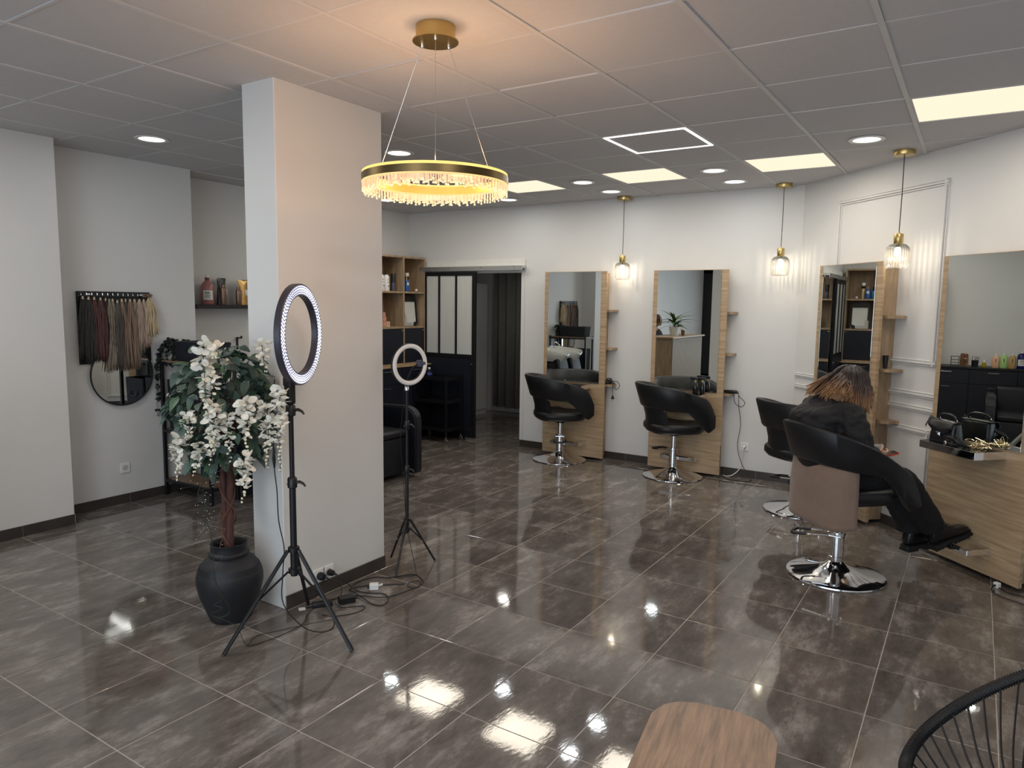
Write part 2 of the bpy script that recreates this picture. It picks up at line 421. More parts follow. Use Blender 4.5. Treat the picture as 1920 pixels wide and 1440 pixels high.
def window(name, x0, x1, z0, z1, mull):
    bm = BM(); w = .06; y0, y1 = -3.20, -3.12
    lw = .25 if not mull else .1; box(bm, (x0, y0, z0), (x0+lw, y1, z1)); w1 = .002 if not mull else w; box(bm, (x1-w1, y0, z0), (x1, y1, z1)); box(bm, (x0, y0, z0), (x1, y1, z0+w)); box(bm, (x0, y0, z1-.09), (x1, y1, z1))
    for m in mull: box(bm, (m-w/2, y0, z0), (m+w/2, y1, z1))
    fr = struct(name, bm, BLACKM); xs = [x0+lw]+[q for m in mull for q in (m-w/2, m+w/2)]+[x1-w1]
    for a, b in zip(xs[::2], xs[1::2]):
        g = BM(); box(g, (a, -3.166, z0+w), (b, -3.158, z1-.09)); obj('pane', g, PANE, fr, False)
    return fr
window('window_1', -5.503, -5.165, 0, 2.52, [])
window('window_2', -4.6, 2.4, .12, 2.52, [-3.2, -1.8, -.4, 1.0])
# the street outside: pavement and the pale house across, with its windows
bm = BM(); box(bm, (-30, -40, -.3), (25, -3.25, -.12)); tag(obj('pavement', bm, mat('grey_pavement', (.42, .43, .44, 1), .8, var=.1), smooth=False), None, None, kind='structure')
hs = thing('street_house', 'pale rendered house with rows of windows across the street, seen through the shop front', 'house', (-7, -16, -.12))
bm = BM(); box(bm, (-12, -3, 0), (24, 0, 9)); obj('facade', bm, mat('pale_render', (.58, .70, .72, 1), .9, var=.05), hs, False)
gw = mat('dim_window_glass', (.16, .22, .25, 1), .1); n0 = 0
wm = None
for z in (1.0, 4.0, 7.0):
    for x in range(-11, 23, 3):
        if wm is None:
            b2 = BM(); box(b2, (0, -.06, 0), (1.3, .03, 1.6)); wm = mesh_of('window_pane', b2, gw, False)
        put('window_pane', wm, hs, (x, 0, z))

# barn-style sliding door: black frame, three panes over a solid panel
dr = BM(); a, b, y0, y1 = -5.822, -5.030, 6.955, 6.99
for q in (((a, y0, .03), (a+.045, y1, 2.035)), ((b-.048, y0, .03), (b, y1, 2.035)), ((a+.045, y0, 1.99), (b-.048, y1, 2.035)), ((a+.045, y0, .03), (b-.048, y1, .12)), ((a+.045, y0, 1.0), (b-.048, y1, 1.045))): box(dr, *q, .002)
door = obj('door_1', dr, BLACKM, None, False); door['kind'] = 'structure'; door['label'] = 'black framed sliding door with three glass panes above a solid panel'
xs = [a+.045, -5.578, -5.318, b-.048]
FROST = mat('milky_door_glass', (.60, .61, .58, 1), .12, var=.03, vscale=2, vstretch=(6, 1, .3))
for i in range(3):
    g = BM(); x0 = xs[i]+(.012 if i else 0); x1 = xs[i+1]-(.012 if i < 2 else 0)
    box(g, (x0, 6.969, 1.045), (x1, 6.975, 1.99)); obj('pane', g, FROST, door, False)
    if i < 2:
        g = BM(); box(g, (xs[i+1]-.012, y0, 1.045), (xs[i+1]+.012, y1, 1.99)); obj('mullion', g, BLACKM, door, False)
g = BM(); box(g, (a+.045, 6.962, .12), (b-.048, 6.984, 1.0)); obj('lower_panel', g, NAVY, door, False)
g = BM(); lathe(g, [(.008, 0), (.008, .012), (.003, .014)], 8, M=Matrix.Translation((b-.04, y0, .93)) @ Matrix.Rotation(PI/2, 4, 'X')); obj('finger_pull', g, CHROME, door)
tr = thing('door_track', 'white fascia with screws over an aluminium sliding door rail', 'rail', (0, 0, 0))
g = BM(); box(g, (-5.88, YB-.022, 2.098), (-4.375, YB, 2.172), .003); obj('fascia', g, mat('white_painted_board', (.72, .71, .66, 1), .5, var=.03), tr, False)
al = mat('aluminium_rail', (.62, .63, .63, 1), .35, .85, var=.03)
g = BM(); box(g, (-5.88, 6.945, 2.068), (-4.37, YB-.001, 2.096), .002); box(g, (-5.88, 6.945, 2.045), (-4.37, 6.953, 2.068)); box(g, (-5.88, 7.0, 2.045), (-4.37, 7.008, 2.068)); obj('rail', g, al, tr, False)
for i in range(9):
    g = BM(); lathe(g, [(.007, 0), (.006, .004), (0, .005)], 8, M=Matrix.Translation((-5.80+i*.172, YB-.022, 2.135+.004*(i % 2))) @ Matrix.Rotation(PI/2, 4, 'X')); obj('screw', g, WHITEP, tr)
for x in (-5.86, -5.42, -4.95, -4.48):
    g = BM(); lathe(g, [(.006, 0), (.006, .002)], 8, M=Matrix.Translation((x, 6.945, 2.082)) @ Matrix.Rotation(PI/2, 4, 'X')); obj('rail_hole', g, BLACK, tr)
for x in (-5.70, -5.20):
    g = BM(); box(g, (x-.012, 6.962, 2.03), (x+.012, 6.98, 2.062), .003); lathe(g, [(.013, -.006), (.013, .006)], 12, M=Matrix.Translation((x, 6.955, 2.05)) @ Matrix.Rotation(PI/2, 4, 'X')); obj('hanger_roller', g, CHROME, tr)
# door lining (trim round the opening)
bm = BM(); box(bm, (DX1, YB-.008, 0), (DX1+.045, YB+.005, DZ+.03)); box(bm, (DX0, YB-.004, DZ), (DX1+.045, YB+.005, DZ+.03)); struct('trim_4', bm, PAINT)
lt = thing('passage_fill_light', 'small unseen ceiling lamp added to lighten the dark passage', 'ceiling light', (-5.2, 7.9, 2.45))  # unseen lamp, added so the curtain in the passage reads lighter
bm = BM(); lathe(bm, [(.09, 0), (.09, -.02), (.07, -.04), (0, -.045)], 24); obj('shade', bm, WHITEP, lt)
lamp('passage_fill_lamp', 'AREA', 2.2, (1, .96, .9), (0, 0, -.06), lt, size=.15, shape='DISK')
# passage behind: grey curtain, cupboard door with black knob
rows = []
for k in range(2):
    rows.append([(-6.15+i*.016, 8.98+.032*math.sin(i*.62)+.018*math.sin(i*.23+k), (.10 if k == 0 else 2.3)) for i in range(95)])
bm = BM(); gridf(bm, rows, cu=False); o = obj('grey_curtain', bm, CLOTH); tag(o, 'grey floor-length curtain hanging in the dark passage behind the doorway', 'curtain')
md = o.modifiers.new('thick', 'SOLIDIFY'); md.thickness = .006
cb = thing('passage_cupboard', 'pale tall cupboard with a black knob in the dark passage', 'cupboard', (-6.3, 8.35, 0))
bm = BM(); box(bm, (-.27, -.25, 0), (.12, .5, 1.95), .003); obj('body', bm, PAINT, cb, False)
bm = BM(); box(bm, (.12, -.24, .08), (.136, .49, 1.93), .003); d_ = obj('door', bm, PAINT, cb, False)
bm = BM(); ball(bm, (.15, -.17, .95), .018); obj('knob', bm, BLACK, d_)

# ---------------------------------------------------------------- ceiling lights
EP = emis('panel_glow', (1.0, .875, .66, 1), 1.0)
ED = emis('downlight_glow', (1.0, 1.0, .97, 1), 2.2)
EL = emis('led_strip_glow', (1.0, .985, .94, 1), 1.8)
pl = ['large lit square ceiling panel at the right edge above the near mirror station', 'lit square ceiling panel over the chairs, between two round downlights near the angled wall',
      'lit square ceiling panel right of the gold ring chandelier', 'lit square ceiling panel just behind the right end of the ring chandelier', 'lit square ceiling panel mostly hidden behind the ring chandelier']
for (x, y), lb in zip(PANELS, pl):
    t = thing('ceiling_panel_light', lb, 'ceiling light', (x, y, CE), 0, 'warm lit ceiling panels')
    bm = BM(); w = .288
    for q in (((-w, -w, .001), (w, -w+.008, .012)), ((-w, w-.008, .001), (w, w, .012)), ((-w, -w+.008, .001), (-w+.008, w-.008, .012)), ((w-.008, -w+.008, .001), (w, w-.008, .012))): box(bm, *q)
    obj('frame', bm, GRID, t, False)
    bm = BM(); box(bm, (-w+.008, -w+.008, .004), (w-.008, w-.008, .012)); obj('diffuser', bm, EP, t, False)
    lamp('panel_lamp', 'AREA', PANEL_W, (1.0, .90, .75), (0, 0, -.004), t, size=.56)
for x, y, lb in ((-1.2968, -.6642, 'unseen fill light panel added above the entrance area behind the camera'), (-.0968, 1.1358, 'unseen fill light panel added above the camera, in front of the wooden table'), (-1.2968, -2.4642, 'unseen fill light panel added nearest the shop window, outside the frame'), (-4.2968, 1.1358, 'unseen fill light panel added above the left front wall, outside the frame')):
    t = thing('ceiling_panel_light', lb, 'ceiling light', (x, y, CE-.006), 0, 'warm lit ceiling panels')  # out-of-view panels added as fill for the left walls and foreground
    bm = BM(); box(bm, (-.288, -.288, -.004), (.288, .288, .005)); obj('diffuser', bm, EP, t, False)
    lamp('panel_lamp', 'AREA', PANEL_W*2.5, (1.0, .97, .93), (0, 0, -.009), t, size=.56)
dl = ['round white downlight alone above the hair samples on the left', 'round white downlight just above the ring chandelier beside the pillar', 'round white downlight in front of the leftmost glass pendant, nearer of two',
      'round white downlight beside the leftmost glass pendant, farther of two', 'round white downlight right below the ring chandelier near the back wall', 'round white downlight partly hidden by the pillar, left of the chandelier crystals',
      'round white downlight left of the middle glass pendant, nearer of two', 'round white downlight left of the middle glass pendant, farther of two', 'round white downlight nearest the right glass pendant']
t0 = None
for (x, y), lb in zip(DOWN, dl):
    if t0 is None:
        t0 = t = thing('downlight', lb, 'ceiling light', (x, y, CE), 0, 'round recessed downlights')
        bm = BM(); lathe(bm, [(.083, .004), (.104, .003), (.112, -.002), (.108, -.007), (.084, -.006)], 32, cap=False); obj('rim', bm, WHITEP, t)
        bm = BM(); lathe(bm, [(.086, .004), (.086, -.004)], 32); obj('lens', bm, ED, t)
        lamp('downlight_lamp', 'AREA', DOWN_W, (.92, .97, 1.0), (0, 0, -.008), t, size=.16, shape='DISK')
    else: dup(t0, (x, y, CE), 0, lb)
t = thing('led_frame_light', 'square ceiling tile outlined by a thin bright white LED frame', 'ceiling light', (*LEDF, CE))
bm = BM(); w = .282
for (p, q) in (((-w, -w), (w, -w+.016)), ((-w, w-.016), (w, w)), ((-w, -w+.016), (-w+.016, w-.016)), ((w-.016, -w+.016), (w, w-.016))): box(bm, (*p, -.004), (*q, .008))
obj('led_strip', bm, EL, t, False)
bm = BM(); box(bm, (-w+.016, -w+.016, .001), (w-.016, w-.016, .008)); obj('centre_panel', bm, CEIL, t, False)
for (x, y, sx, sy) in ((0, -w+.008, .54, .014), (0, w-.008, .54, .014), (-w+.008, 0, .014, .54), (w-.008, 0, .014, .54)):
    lamp('led_lamp', 'AREA', LED_W/4, (1, .98, .94), (x, y, -.006), t, size=sx, sizey=sy)

# ---------------------------------------------------------------- ring chandelier
CH = (-1.915, 2.364); CR = .300
t = thing('ring_chandelier', 'gold ring chandelier with crystal fringe hung on three wires from a brass canopy', 'chandelier', (*CH, 0))
bm = BM(); lathe(bm, [(.080, CE), (.080, CE-.052), (.092, CE-.054), (.093, CE-.060), (.0, CE-.061)], 40); cn = obj('canopy', bm, BRASS, t)
RZ0, RZ1 = 2.147, 2.188
bm = BM(); lathe(bm, [(CR-.002, RZ0), (CR, RZ0+.002), (CR, RZ1-.011), (CR-.004, RZ1-.011)], 96, cap=False); obj('outer_band', bm, BRONZE, t)
bm = BM(); lathe(bm, [(CR-.028, RZ0), (CR-.030, RZ0+.001), (CR-.030, RZ1-.008), (CR-.027, RZ1-.008)], 96, cap=False); obj('inner_band', bm, GOLDIN, t)
EC = emis('chandelier_led', (1.0, .66, .20, 1), 1.35); ECB = emis('chandelier_led_lower', (1.0, .70, .30, 1), 1.1)
bm = BM(); lathe(bm, [(CR-.029, RZ1-.010), (CR-.027, RZ1), (CR-.003, RZ1), (CR-.001, RZ1-.010)], 96, cap=False); obj('upper_light_strip', bm, EC, t)
bm = BM(); lathe(bm, [(CR-.0295, RZ0+.001), (CR-.0295, RZ0-.003), (CR-.0005, RZ0-.003), (CR-.0005, RZ0+.001)], 96, cap=False); obj('lower_light_strip', bm, ECB, t)
# acrylic rods under the band, their cut ends and bevels lit from the strip above; the fringe length swings in waves
bm = BM(); bt = BM(); nR = 96
for row, rr in enumerate((CR-.004, CR-.0115, CR-.019, CR-.026)):
    for k in range(nR):
        a = 2*PI*(k+.5*(row % 2))/nR; w = .5+.5*math.sin(3*a+row*2.1+.6)
        L_ = .016+.016*w+(.009 if (k+row) % 2 else 0)
        M = Matrix.Translation((rr*math.cos(a), rr*math.sin(a), 0)) @ Matrix.Rotation(a, 4, 'Z')
        box(bm, (-.0012, -.0030, RZ0-.003-L_), (.0012, .0030, RZ0-.003), M=M)
        box(bt, (-.0022, -.0048, RZ0-.003-L_-.006), (.0022, .0048, RZ0-.003-L_), .0012, M=M)
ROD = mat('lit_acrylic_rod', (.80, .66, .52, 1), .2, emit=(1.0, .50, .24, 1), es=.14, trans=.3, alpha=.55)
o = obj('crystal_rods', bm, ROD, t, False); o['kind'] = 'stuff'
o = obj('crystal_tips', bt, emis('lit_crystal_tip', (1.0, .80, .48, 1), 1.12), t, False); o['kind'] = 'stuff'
for k, a in enumerate((math.radians(309), math.radians(69), math.radians(189))):
    bm = BM(); tube(bm, [(.062*math.cos(a), .062*math.sin(a), CE-.061), ((CR-.012)*math.cos(a), (CR-.012)*math.sin(a), RZ1-.004)], .0012, 5); obj('wire', bm, STEEL, t)
    bm = BM(); lathe(bm, [(.006, 0), (.006, -.008), (.003, -.014)], 8, c=(.062*math.cos(a), .062*math.sin(a), CE-.06)); obj('wire_grip', bm, CHROME, cn)
for k in range(12):
    a = 2*PI*k/12; lamp('ring_lamp', 'POINT', CHAND_W/12, (1.0, .52, .22), (1.0*(CR-.014)*math.cos(a), (CR-.014)*math.sin(a), RZ1+.03), t, size=.015)
for k in range(6):
    a = 2*PI*k/6; lamp('ring_lamp', 'POINT', CHAND_W/9, (1.0, .72, .50), ((CR-.014)*math.cos(a), (CR-.014)*math.sin(a), RZ0-.10), t, size=.015)

# ---------------------------------------------------------------- pendants over the stations
EB = emis('bulb_glow', (1.0, .90, .66, 1), 3.0)
def pendant(label, loc, zb):
    t = thing('glass_pendant', label, 'pendant lamp', (*loc, 0), 0, 'ribbed glass pendants in front of the mirrors')
    bm = BM(); lathe(bm, [(.070, CE), (.071, CE-.030), (.069, CE-.034), (0, CE-.034)], 32); obj('canopy', bm, BRASS, t)
    zt = zb+.172
    bm = BM(); tube(bm, [(0, 0, CE-.034), (.002, .001, (CE+zt)/2), (0, 0, zt+.075)], .0032, 6); obj('cord', bm, CABLE, t)
    bm = BM(); lathe(bm, [(.006, zt+.088), (.008, zt+.072), (.030, zt+.070), (.032, zt+.066), (.032, zt+.004), (.029, zt)], 24); obj('socket', bm, BRASS, t)
    P = [(.034, .172), (.056, .164), (.073, .145), (.081, .118), (.083, .080), (.082, .040), (.076, .012), (.066, 0)]
    bm = BM(); lathe(bm, [(r, zb+z) for r, z in P], 144, cap=False, rib=.022, nrib=28); obj('ribbed_shade', bm, RIBGLASS, t, angle=0)
    bm = BM(); lathe(bm, [(.012, zt), (.013, zt-.022)], 12); obj('lamp_holder', bm, BLACK, t)
    bm = BM(); lathe(bm, [(.012, zt-.022), (.020, zt-.032), (.0215, zt-.05), (.0205, zt-.078), (.012, zt-.086), (0, zt-.088)], 16); obj('bulb', bm, EB, t)
    lamp('pendant_lamp', 'POINT', PEND_W, (1.0, .87, .66), (0, 0, zt-.094), t, size=.0035)
pendant('leftmost glass pendant, hanging between the first two mirrors on the back wall', (-3.14, 6.945), 1.930)
pendant('middle glass pendant, hanging right of the second mirror near the wall corner', (-1.55, 6.883), 1.952)
pendant('right glass pendant, hanging in front of the angled wall by the near mirrors', (-.514, 5.84), 1.950)

# ---------------------------------------------------------------- mirror stations
def station(label, loc, rz):
    t = thing('mirror_station', label, 'mirror station', loc, rz, 'oak mirror stations')
    bm = BM(); box(bm, (-.372, -.19, .026), (.372, -.162, 2.012), .0015); obj('front_panel', bm, OAK, t, False)
    bm = BM(); box(bm, (-.305, -.1615, .026), (.312, -.001, 2.0), .0015); obj('wall_box', bm, OAKV, t, False)
    bm = BM(); box(bm, (-.325, -.1975, .832), (.312, -.1905, 2.008), .0006); obj('mirror', bm, MIRROR, t, False)
    for z in (1.60, 1.20, .81):
        bm = BM(); pts = [(.3125, -.135), (.395, -.135), (.418, -.125), (.43, -.10), (.43, -.004), (.3125, -.004)]; prism(bm, pts, z-.011, z+.011)
        obj('side_shelf', bm, OAKV, t, False)
    bm = BM(); box(bm, (-.215, -.415, .772), (.215, -.409, .818), .001); box(bm, (-.215, -.409, .772), (-.209, -.1905, .818)); box(bm, (.209, -.409, .772), (.215, -.1905, .818))
    ld = obj('ledge_frame', bm, CHROME, t, False)
    bm = BM(); box(bm, (-.209, -.409, .800), (.209, -.1905, .816)); obj('ledge_top', bm, mat('black_glass', (.012, .013, .015, 1), .04), ld, False)
    bm = BM(); box(bm, (-.172, -.368, .166), (.172, -.360, .200), .0015); box(bm, (-.172, -.360, .166), (-.164, -.1905, .200)); box(bm, (.164, -.360, .166), (.172, -.1905, .200)); ft = obj('footrest', bm, CHROME, t, False)
    bm = BM(); box(bm, (-.11, -.372, .196), (.11, -.350, .2035), .003); obj('rubber_pad', bm, BLACK, ft, False)
    return t
st1 = station('oak station with tall mirror reflecting hair samples, leftmost, beside the doorway', (-3.637, YB, 0), 0)
c2 = (-2.378, YB, 0); c3 = (-.882, 6.238+.283*0, 0); 
def wallpt(x, y):       # foot on the angled wall of a point given 0.19 in front of it
    k = (RWC-x-y)/2; return (x+k, y+k, 0)
dup(st1, c2, 0, 'oak station with tall mirror reflecting a desk plant, second from the doorway')
dup(st1, wallpt(-.884, 6.241), -PI/4, 'oak station behind the seated woman\'s head, third from the doorway')
dup(st1, wallpt(.042, 5.313), -PI/4, 'nearest oak station at the right edge with a black handbag on its ledge')
def stloc(i, x, y, z):      # a point in station coordinates -> world
    o = [((-3.637, YB, 0), 0), (c2, 0), (wallpt(-.884, 6.241), -PI/4), (wallpt(.042, 5.313), -PI/4)][i]
    v = Matrix.Rotation(o[1], 3, 'Z') @ Vector((x, y, z)); return Vector(o[0])+v

# ---------------------------------------------------------------- hydraulic salon chairs
def chair(label, loc, rz, lift=0, fwd=0, slope=0):
    t = thing('salon_chair', label, 'salon chair', loc, rz, 'black salon chairs')
    # wrap-round back and arms: one band, high behind, sloping to the front and curling down to the seat
    rows = []; N = 96
    for i in range(N+1):
        s = -1+2*i/N; a = abs(s)
        ph = s*2.02
        if abs(ph) <= PI/2: x, y = .312*math.sin(ph), -.07-.265*math.cos(ph)
        else:
            q = (abs(ph)-PI/2)/(2.02-PI/2); x, y = math.copysign(.312-.035*q*q, ph), -.07+.35*q
        yy = (y+.335)/.615                         # 0 behind .. 1 at the front end
        top = .925-.02*yy-.15*yy**1.7-slope*yy
        bot = .695-.045*yy if yy < .52 else .6716-.20*((yy-.52)/.36)**1.3 if yy < .88 else .4716
        bot -= slope*.35*yy
        if yy > .80: e = (yy-.80)/.20; top -= .12*e**2.4; bot += .045*e**3
        # section: out / in offset along the local normal
        if abs(ph) <= PI/2: nx, ny = math.sin(ph)/.312, -math.cos(ph)/.265
        else: nx, ny = math.copysign(1, ph), 0
        l = math.hypot(nx, ny); nx, ny = nx/l, ny/l; th = .024
        mid = (top+bot)/2; hh = (top-bot)/2; lean = .035*(1-yy)
        sec = []
        for (o_, z_) in ((1, -.86), (.55, -1), (-.55, -1), (-1, -.86), (-1, 0), (-1, .88), (-.5, 1), (.5, 1), (1, .88), (1, 0)):
            k = o_*th+lean*z_; sec.append((x+nx*k, y+fwd+ny*k, mid+hh*z_+lift))
        rows.append(sec)
    bm = BM(); gridf(bm, rows, cu=True, cap=True); obj('wrap_back', bm, LEATH, t, angle=50)
    rows = []        # the neck: a curved plate rising from the back of the seat into the band
    for i in range(13):
        ph = -.95+1.9*i/12; sec = []
        for (o_, z_) in ((.012, .47), (.012, .60), (.014, .72), (-.010, .72), (-.014, .60), (-.016, .47)):
            hi = z_ if z_ < .7 else .72-.05*(abs(ph)/.95)**2
            R1, R2 = .262+o_, .242+o_+(.035 if z_ > .7 else .005 if z_ > .5 else 0)
            sec.append((R1*math.sin(ph), -.02+fwd-R2*math.cos(ph), hi+lift))
        rows.append(sec)
    bm = BM(); gridf(bm, rows, cu=True, cap=True); obj('neck', bm, LEATH, t, angle=50)
    # seat: bowl-shaped pad, thick round the rim
    rows = []
    for (k, z) in ((.0, .440), (.62, .440), (.90, .452), (1.0, .485), (1.0, .520), (.955, .540), (.86, .545), (.70, .535), (.35, .525), (0, .523)):
        row = []
        for j in range(32):
            a = 2*PI*j/32; ca, sa = math.cos(a), math.sin(a); e = .68
            row.append((k*.272*math.copysign(abs(ca)**e, ca), -.005+fwd+k*.272*math.copysign(abs(sa)**e, sa), z+lift))
        rows.append(row)
    bm = BM(); gridf(bm, rows, cu=True, cap=False); bmesh.ops.remove_doubles(bm, verts=bm.verts[:], dist=1e-5); obj('seat', bm, LEATH, t, angle=60)
    bm = BM(); lathe(bm, [(.045, .405+lift), (.045, .4398+lift)], 16); obj('seat_mount', bm, BLACK, t)
    bm = BM(); lathe(bm, [(.0215, .26), (.0215, .408+lift)], 20); obj('piston', bm, CHROME, t)
    bm = BM(); lathe(bm, [(.041, .07), (.041, .115), (.044, .117), (.044, .125), (.041, .127), (.041, .260), (.045, .262), (.045, .282), (.023, .285)], 28); obj('column', bm, CHROME, t)
    bm = BM(); lathe(bm, [(.285, .0), (.290, .006), (.288, .013), (.262, .021), (.19, .034), (.12, .052), (.07, .072), (.045, .092), (.038, .10)], 64, cap=False); lathe(bm, [(.0, .0005), (.285, .0005)], 64, cap=False); obj('base', bm, CHROME, t)
    # pump pedal: a bent rod loop with black grip
    bm = BM(); tube(bm, [(.041, .05, .262), (.20, .058, .245)], .0055, 8); tube(bm, [(.041, -.05, .262), (.20, -.058, .245)], .0055, 8); box(bm, (-.03, -.055, .256), (.045, .055, .268), .003); lv = obj('pump_pedal', bm, CHROME, t, rot=(0, 0, math.radians(118)))
    bm = BM(); tube(bm, spline([(.17, .057, .248), (.23, .060, .242), (.262, .045, .238), (.262, -.045, .238), (.23, -.060, .242), (.17, -.057, .248)], 4), .0105, 8); obj('pedal_grip', bm, BLACK, lv)
    return t
cA = chair('empty black salon chair in front of the leftmost mirror by the doorway', (-3.677, 6.655, 0), -.80)
for ch in cA.children:
    if ch.name.startswith('pump_pedal'): ch.rotation_euler.z = math.radians(-15)
cB = dup(cA, (-2.410, 6.654, 0), -.80, 'empty black salon chair in front of the mirror that reflects the desk plant')
for ch in cB.children:
    if ch.name.startswith('pump_pedal'): ch.rotation_euler.z = math.radians(195)
dup(cB, (-1.115, 6.125, 0), -PI/4+.1, 'black salon chair mostly hidden behind the seated woman')
cD = chair('black salon chair nearest the camera, with the woman sitting in it', (-.636, 4.747, 0), -PI/4, .055, .04, .17)
for ch in cD.children:
    if ch.name.startswith('pump_pedal'): ch.rotation_euler.z = math.radians(222)
# ---------------------------------------------------------------- hair samples, round mirror, wall shelf
hb = thing('hair_sample_board', 'black board with a rail of hooks on the left wall, hung with hair samples', 'board', (XL2, 3.079, 0))
bm = BM(); box(bm, (.001, -.284, 1.155), (.016, .284, 1.716), .003); obj('backing', bm, BLACKM, hb, False)
bm = BM(); box(bm, (.016, -.284, 1.672), (.030, .284, 1.716), .003); rail = obj('rail', bm, BLACKM, hb, False)
for k in range(14):
    bm = BM(); y = -.26+k*.04; tube(bm, [(.030, y, 1.706), (.034, y, 1.700), (.036, y, 1.690), (.034, y, 1.684)], .0022, 5); obj('hook', bm, CHROME, rail)
def hairmat(name, dark, light):
    return mat(name, dark, .42, col2=light, vscale=5, vstretch=(26, 26, .7), bump=.35, bscale=24, sheen=.2)
HM = dict(darkbrown=hairmat('dark_brown_hair', srgb(20, 16, 16), srgb(33, 27, 26)), red=hairmat('auburn_red_hair', srgb(62, 26, 26), srgb(92, 42, 40)), plum=hairmat('dark_plum_hair', srgb(36, 20, 27), srgb(52, 30, 36)),
          ash=hairmat('ash_blonde_hair', srgb(98, 86, 74), srgb(160, 145, 124)), grey=hairmat('smoky_ash_hair', srgb(48, 43, 40), srgb(92, 84, 76)), brown=hairmat('light_brown_hair', srgb(104, 80, 64), srgb(156, 128, 106)),
          rose=hairmat('rose_blonde_hair', srgb(150, 122, 108), srgb(198, 172, 156)), blonde=hairmat('pale_blonde_hair', srgb(172, 148, 112), srgb(222, 202, 166)))
WRAP = mat('hair_binding', srgb(196, 178, 150), .6, var=.1)
def lock(label, m, y, ztop, zbot, w, dx=0, flare=1.4, sway=0, seed=0):
    t = thing('hair_sample', label, 'hair sample', (XL2+.044+dx, y, 0), 0, 'hair samples on the board')
    r = random.Random(seed); bm = BM(); n = 26
    for k in range(n):       # a hank of flattened strands fanning out from the binding
        u = (k-(n-1)/2)/((n-1)/2)+r.gauss(0, .06); pts = []; rad = []; ph = r.uniform(0, 6); zb = zbot+r.uniform(0, .035)+.02*abs(u)
        for i in range(12):
            q = i/11; z = ztop-(ztop-zb)*q; sp = min(1, q*3.2)**.7*(1+(flare-1)*q**3)
            pts.append((.013*math.sin(k*2.3)*min(1, q*4)+.004*math.sin(ph+q*5), u*w*.52*sp+sway*q*q+.004*math.sin(ph+q*7), z)); rad.append(w*.085*(.55+.45*min(1, q*4))*(1 if q < .85 else 1-.75*(q-.85)/.15))
        tube(bm, pts, rad, 5)
    obj('strands', bm, m, t, angle=0)
    bm = BM(); tube(bm, [(0, 0, ztop+.006), (0, 0, ztop-.016)], [w*.10, w*.16], 8); obj('binding', bm, WRAP, t)
lock('dark brown hair sample at the far left of the board', HM['darkbrown'], 2.825, 1.672, 1.165, .062, 0, 1.1, 0, 1)
lock('dark brown hair sample second from the left, in front of the first', HM['darkbrown'], 2.862, 1.668, 1.135, .062, .012, 1.2, .005, 2)
lock('auburn red hair sample, left of two', HM['red'], 2.908, 1.668, 1.155, .052, .004, 1.2, .01, 3)
lock('auburn red hair sample, right of two', HM['red'], 2.952, 1.664, 1.150, .052, .010, 1.2, .01, 4)
lock('short dark plum hair sample between red and ash ones', HM['plum'], 2.996, 1.660, 1.255, .046, 0, 1.0, .0, 5)
lock('short thin pale ash hair sample hanging over the plum one', HM['ash'], 3.012, 1.655, 1.272, .024, .022, 1.1, .03, 6)
lock('long ash blonde hair sample with flared tip, leftmost of the long ones', HM['ash'], 3.045, 1.655, 1.065, .054, .008, 1.7, -.03, 7)
lock('long smoky ash hair sample', HM['grey'], 3.078, 1.645, 1.070, .054, .016, 1.6, -.005, 8)
lock('long light brown hair sample in the middle of the board', HM['brown'], 3.118, 1.655, 1.068, .054, .006, 1.5, 0, 9)
lock('long smoky brown hair sample right of the light brown one', HM['grey'], 3.152, 1.655, 1.075, .046, .0, 1.4, .01, 10)
lock('long light brown hair sample, rightmost of the long ones', HM['brown'], 3.180, 1.655, 1.070, .054, .014, 1.6, .025, 11)
lock('ash blonde hair sample with a straight cut end', HM['ash'], 3.222, 1.655, 1.190, .056, .004, 1.3, .03, 12)
lock('rose blonde hair sample, left of two', HM['rose'], 3.258, 1.655, 1.245, .056, .012, 1.3, .03, 13)
lock('rose blonde hair sample, right of two', HM['rose'], 3.298, 1.655, 1.260, .054, .004, 1.2, .02, 14)
lock('pale blonde hair sample, left of two at the right end', HM['blonde'], 3.330, 1.665, 1.335, .056, .020, 1.3, .01, 15)
lock('pale blonde hair sample at the far right end of the board', HM['blonde'], 3.356, 1.665, 1.345, .058, .008, 1.3, .02, 16)
for y, z, lb in ((2.872, 1.69, 'small white price tag on the hair rail, at the left end'), (3.290, 1.690, 'small white price tag on the hair rail, at the right end')):
    bm = BM(); box(bm, (XL2+.0305, y-.014, z-.003), (XL2+.040, y+.014, z+.009), .002); tag(obj('price_tag', bm, WHITEP, smooth=False), lb, 'tag')
for k, (y, lb) in enumerate(((3.312, 'small tan hair bun clipped on the rail beside the white tag'), (3.350, 'small tan hair bun at the right end of the rail'))):
    bm = BM(); q = [(XL2+.048+.010*math.cos(i*.9), y+.020*math.cos(i*1.3), 1.688+.012*math.sin(i*1.7)) for i in range(14)]
    tube(bm, spline(q, 4), .0035, 5); tag(obj('hair_bun', bm, HM['brown']), lb, 'hair sample')
rm = thing('round_mirror', 'round wall mirror with thin black frame below the hair samples', 'mirror', (XL2, 3.112, 1.058))
Mx = Matrix.Rotation(PI/2, 4, 'Y')
bm = BM(); lathe(bm, [(.240, .018), (.246, .030), (.252, .030), (.252, .018)], 64, cap=False, M=Mx); obj('frame', bm, BLACKM, rm)
bm = BM(); lathe(bm, [(0, .0245), (.2415, .0245)], 64, cap=False, M=Mx); obj('glass', bm, MIRROR, rm)
bm = BM(); lathe(bm, [(0, .018), (.245, .018), (.245, .0235), (0, .0235)], 48, cap=False, M=Mx); obj('backing', bm, BLACK, rm)
ws = thing('wall_shelf', 'black floating shelf with hair products in the left recess', 'shelf', (XL3, 4.33, 1.60))
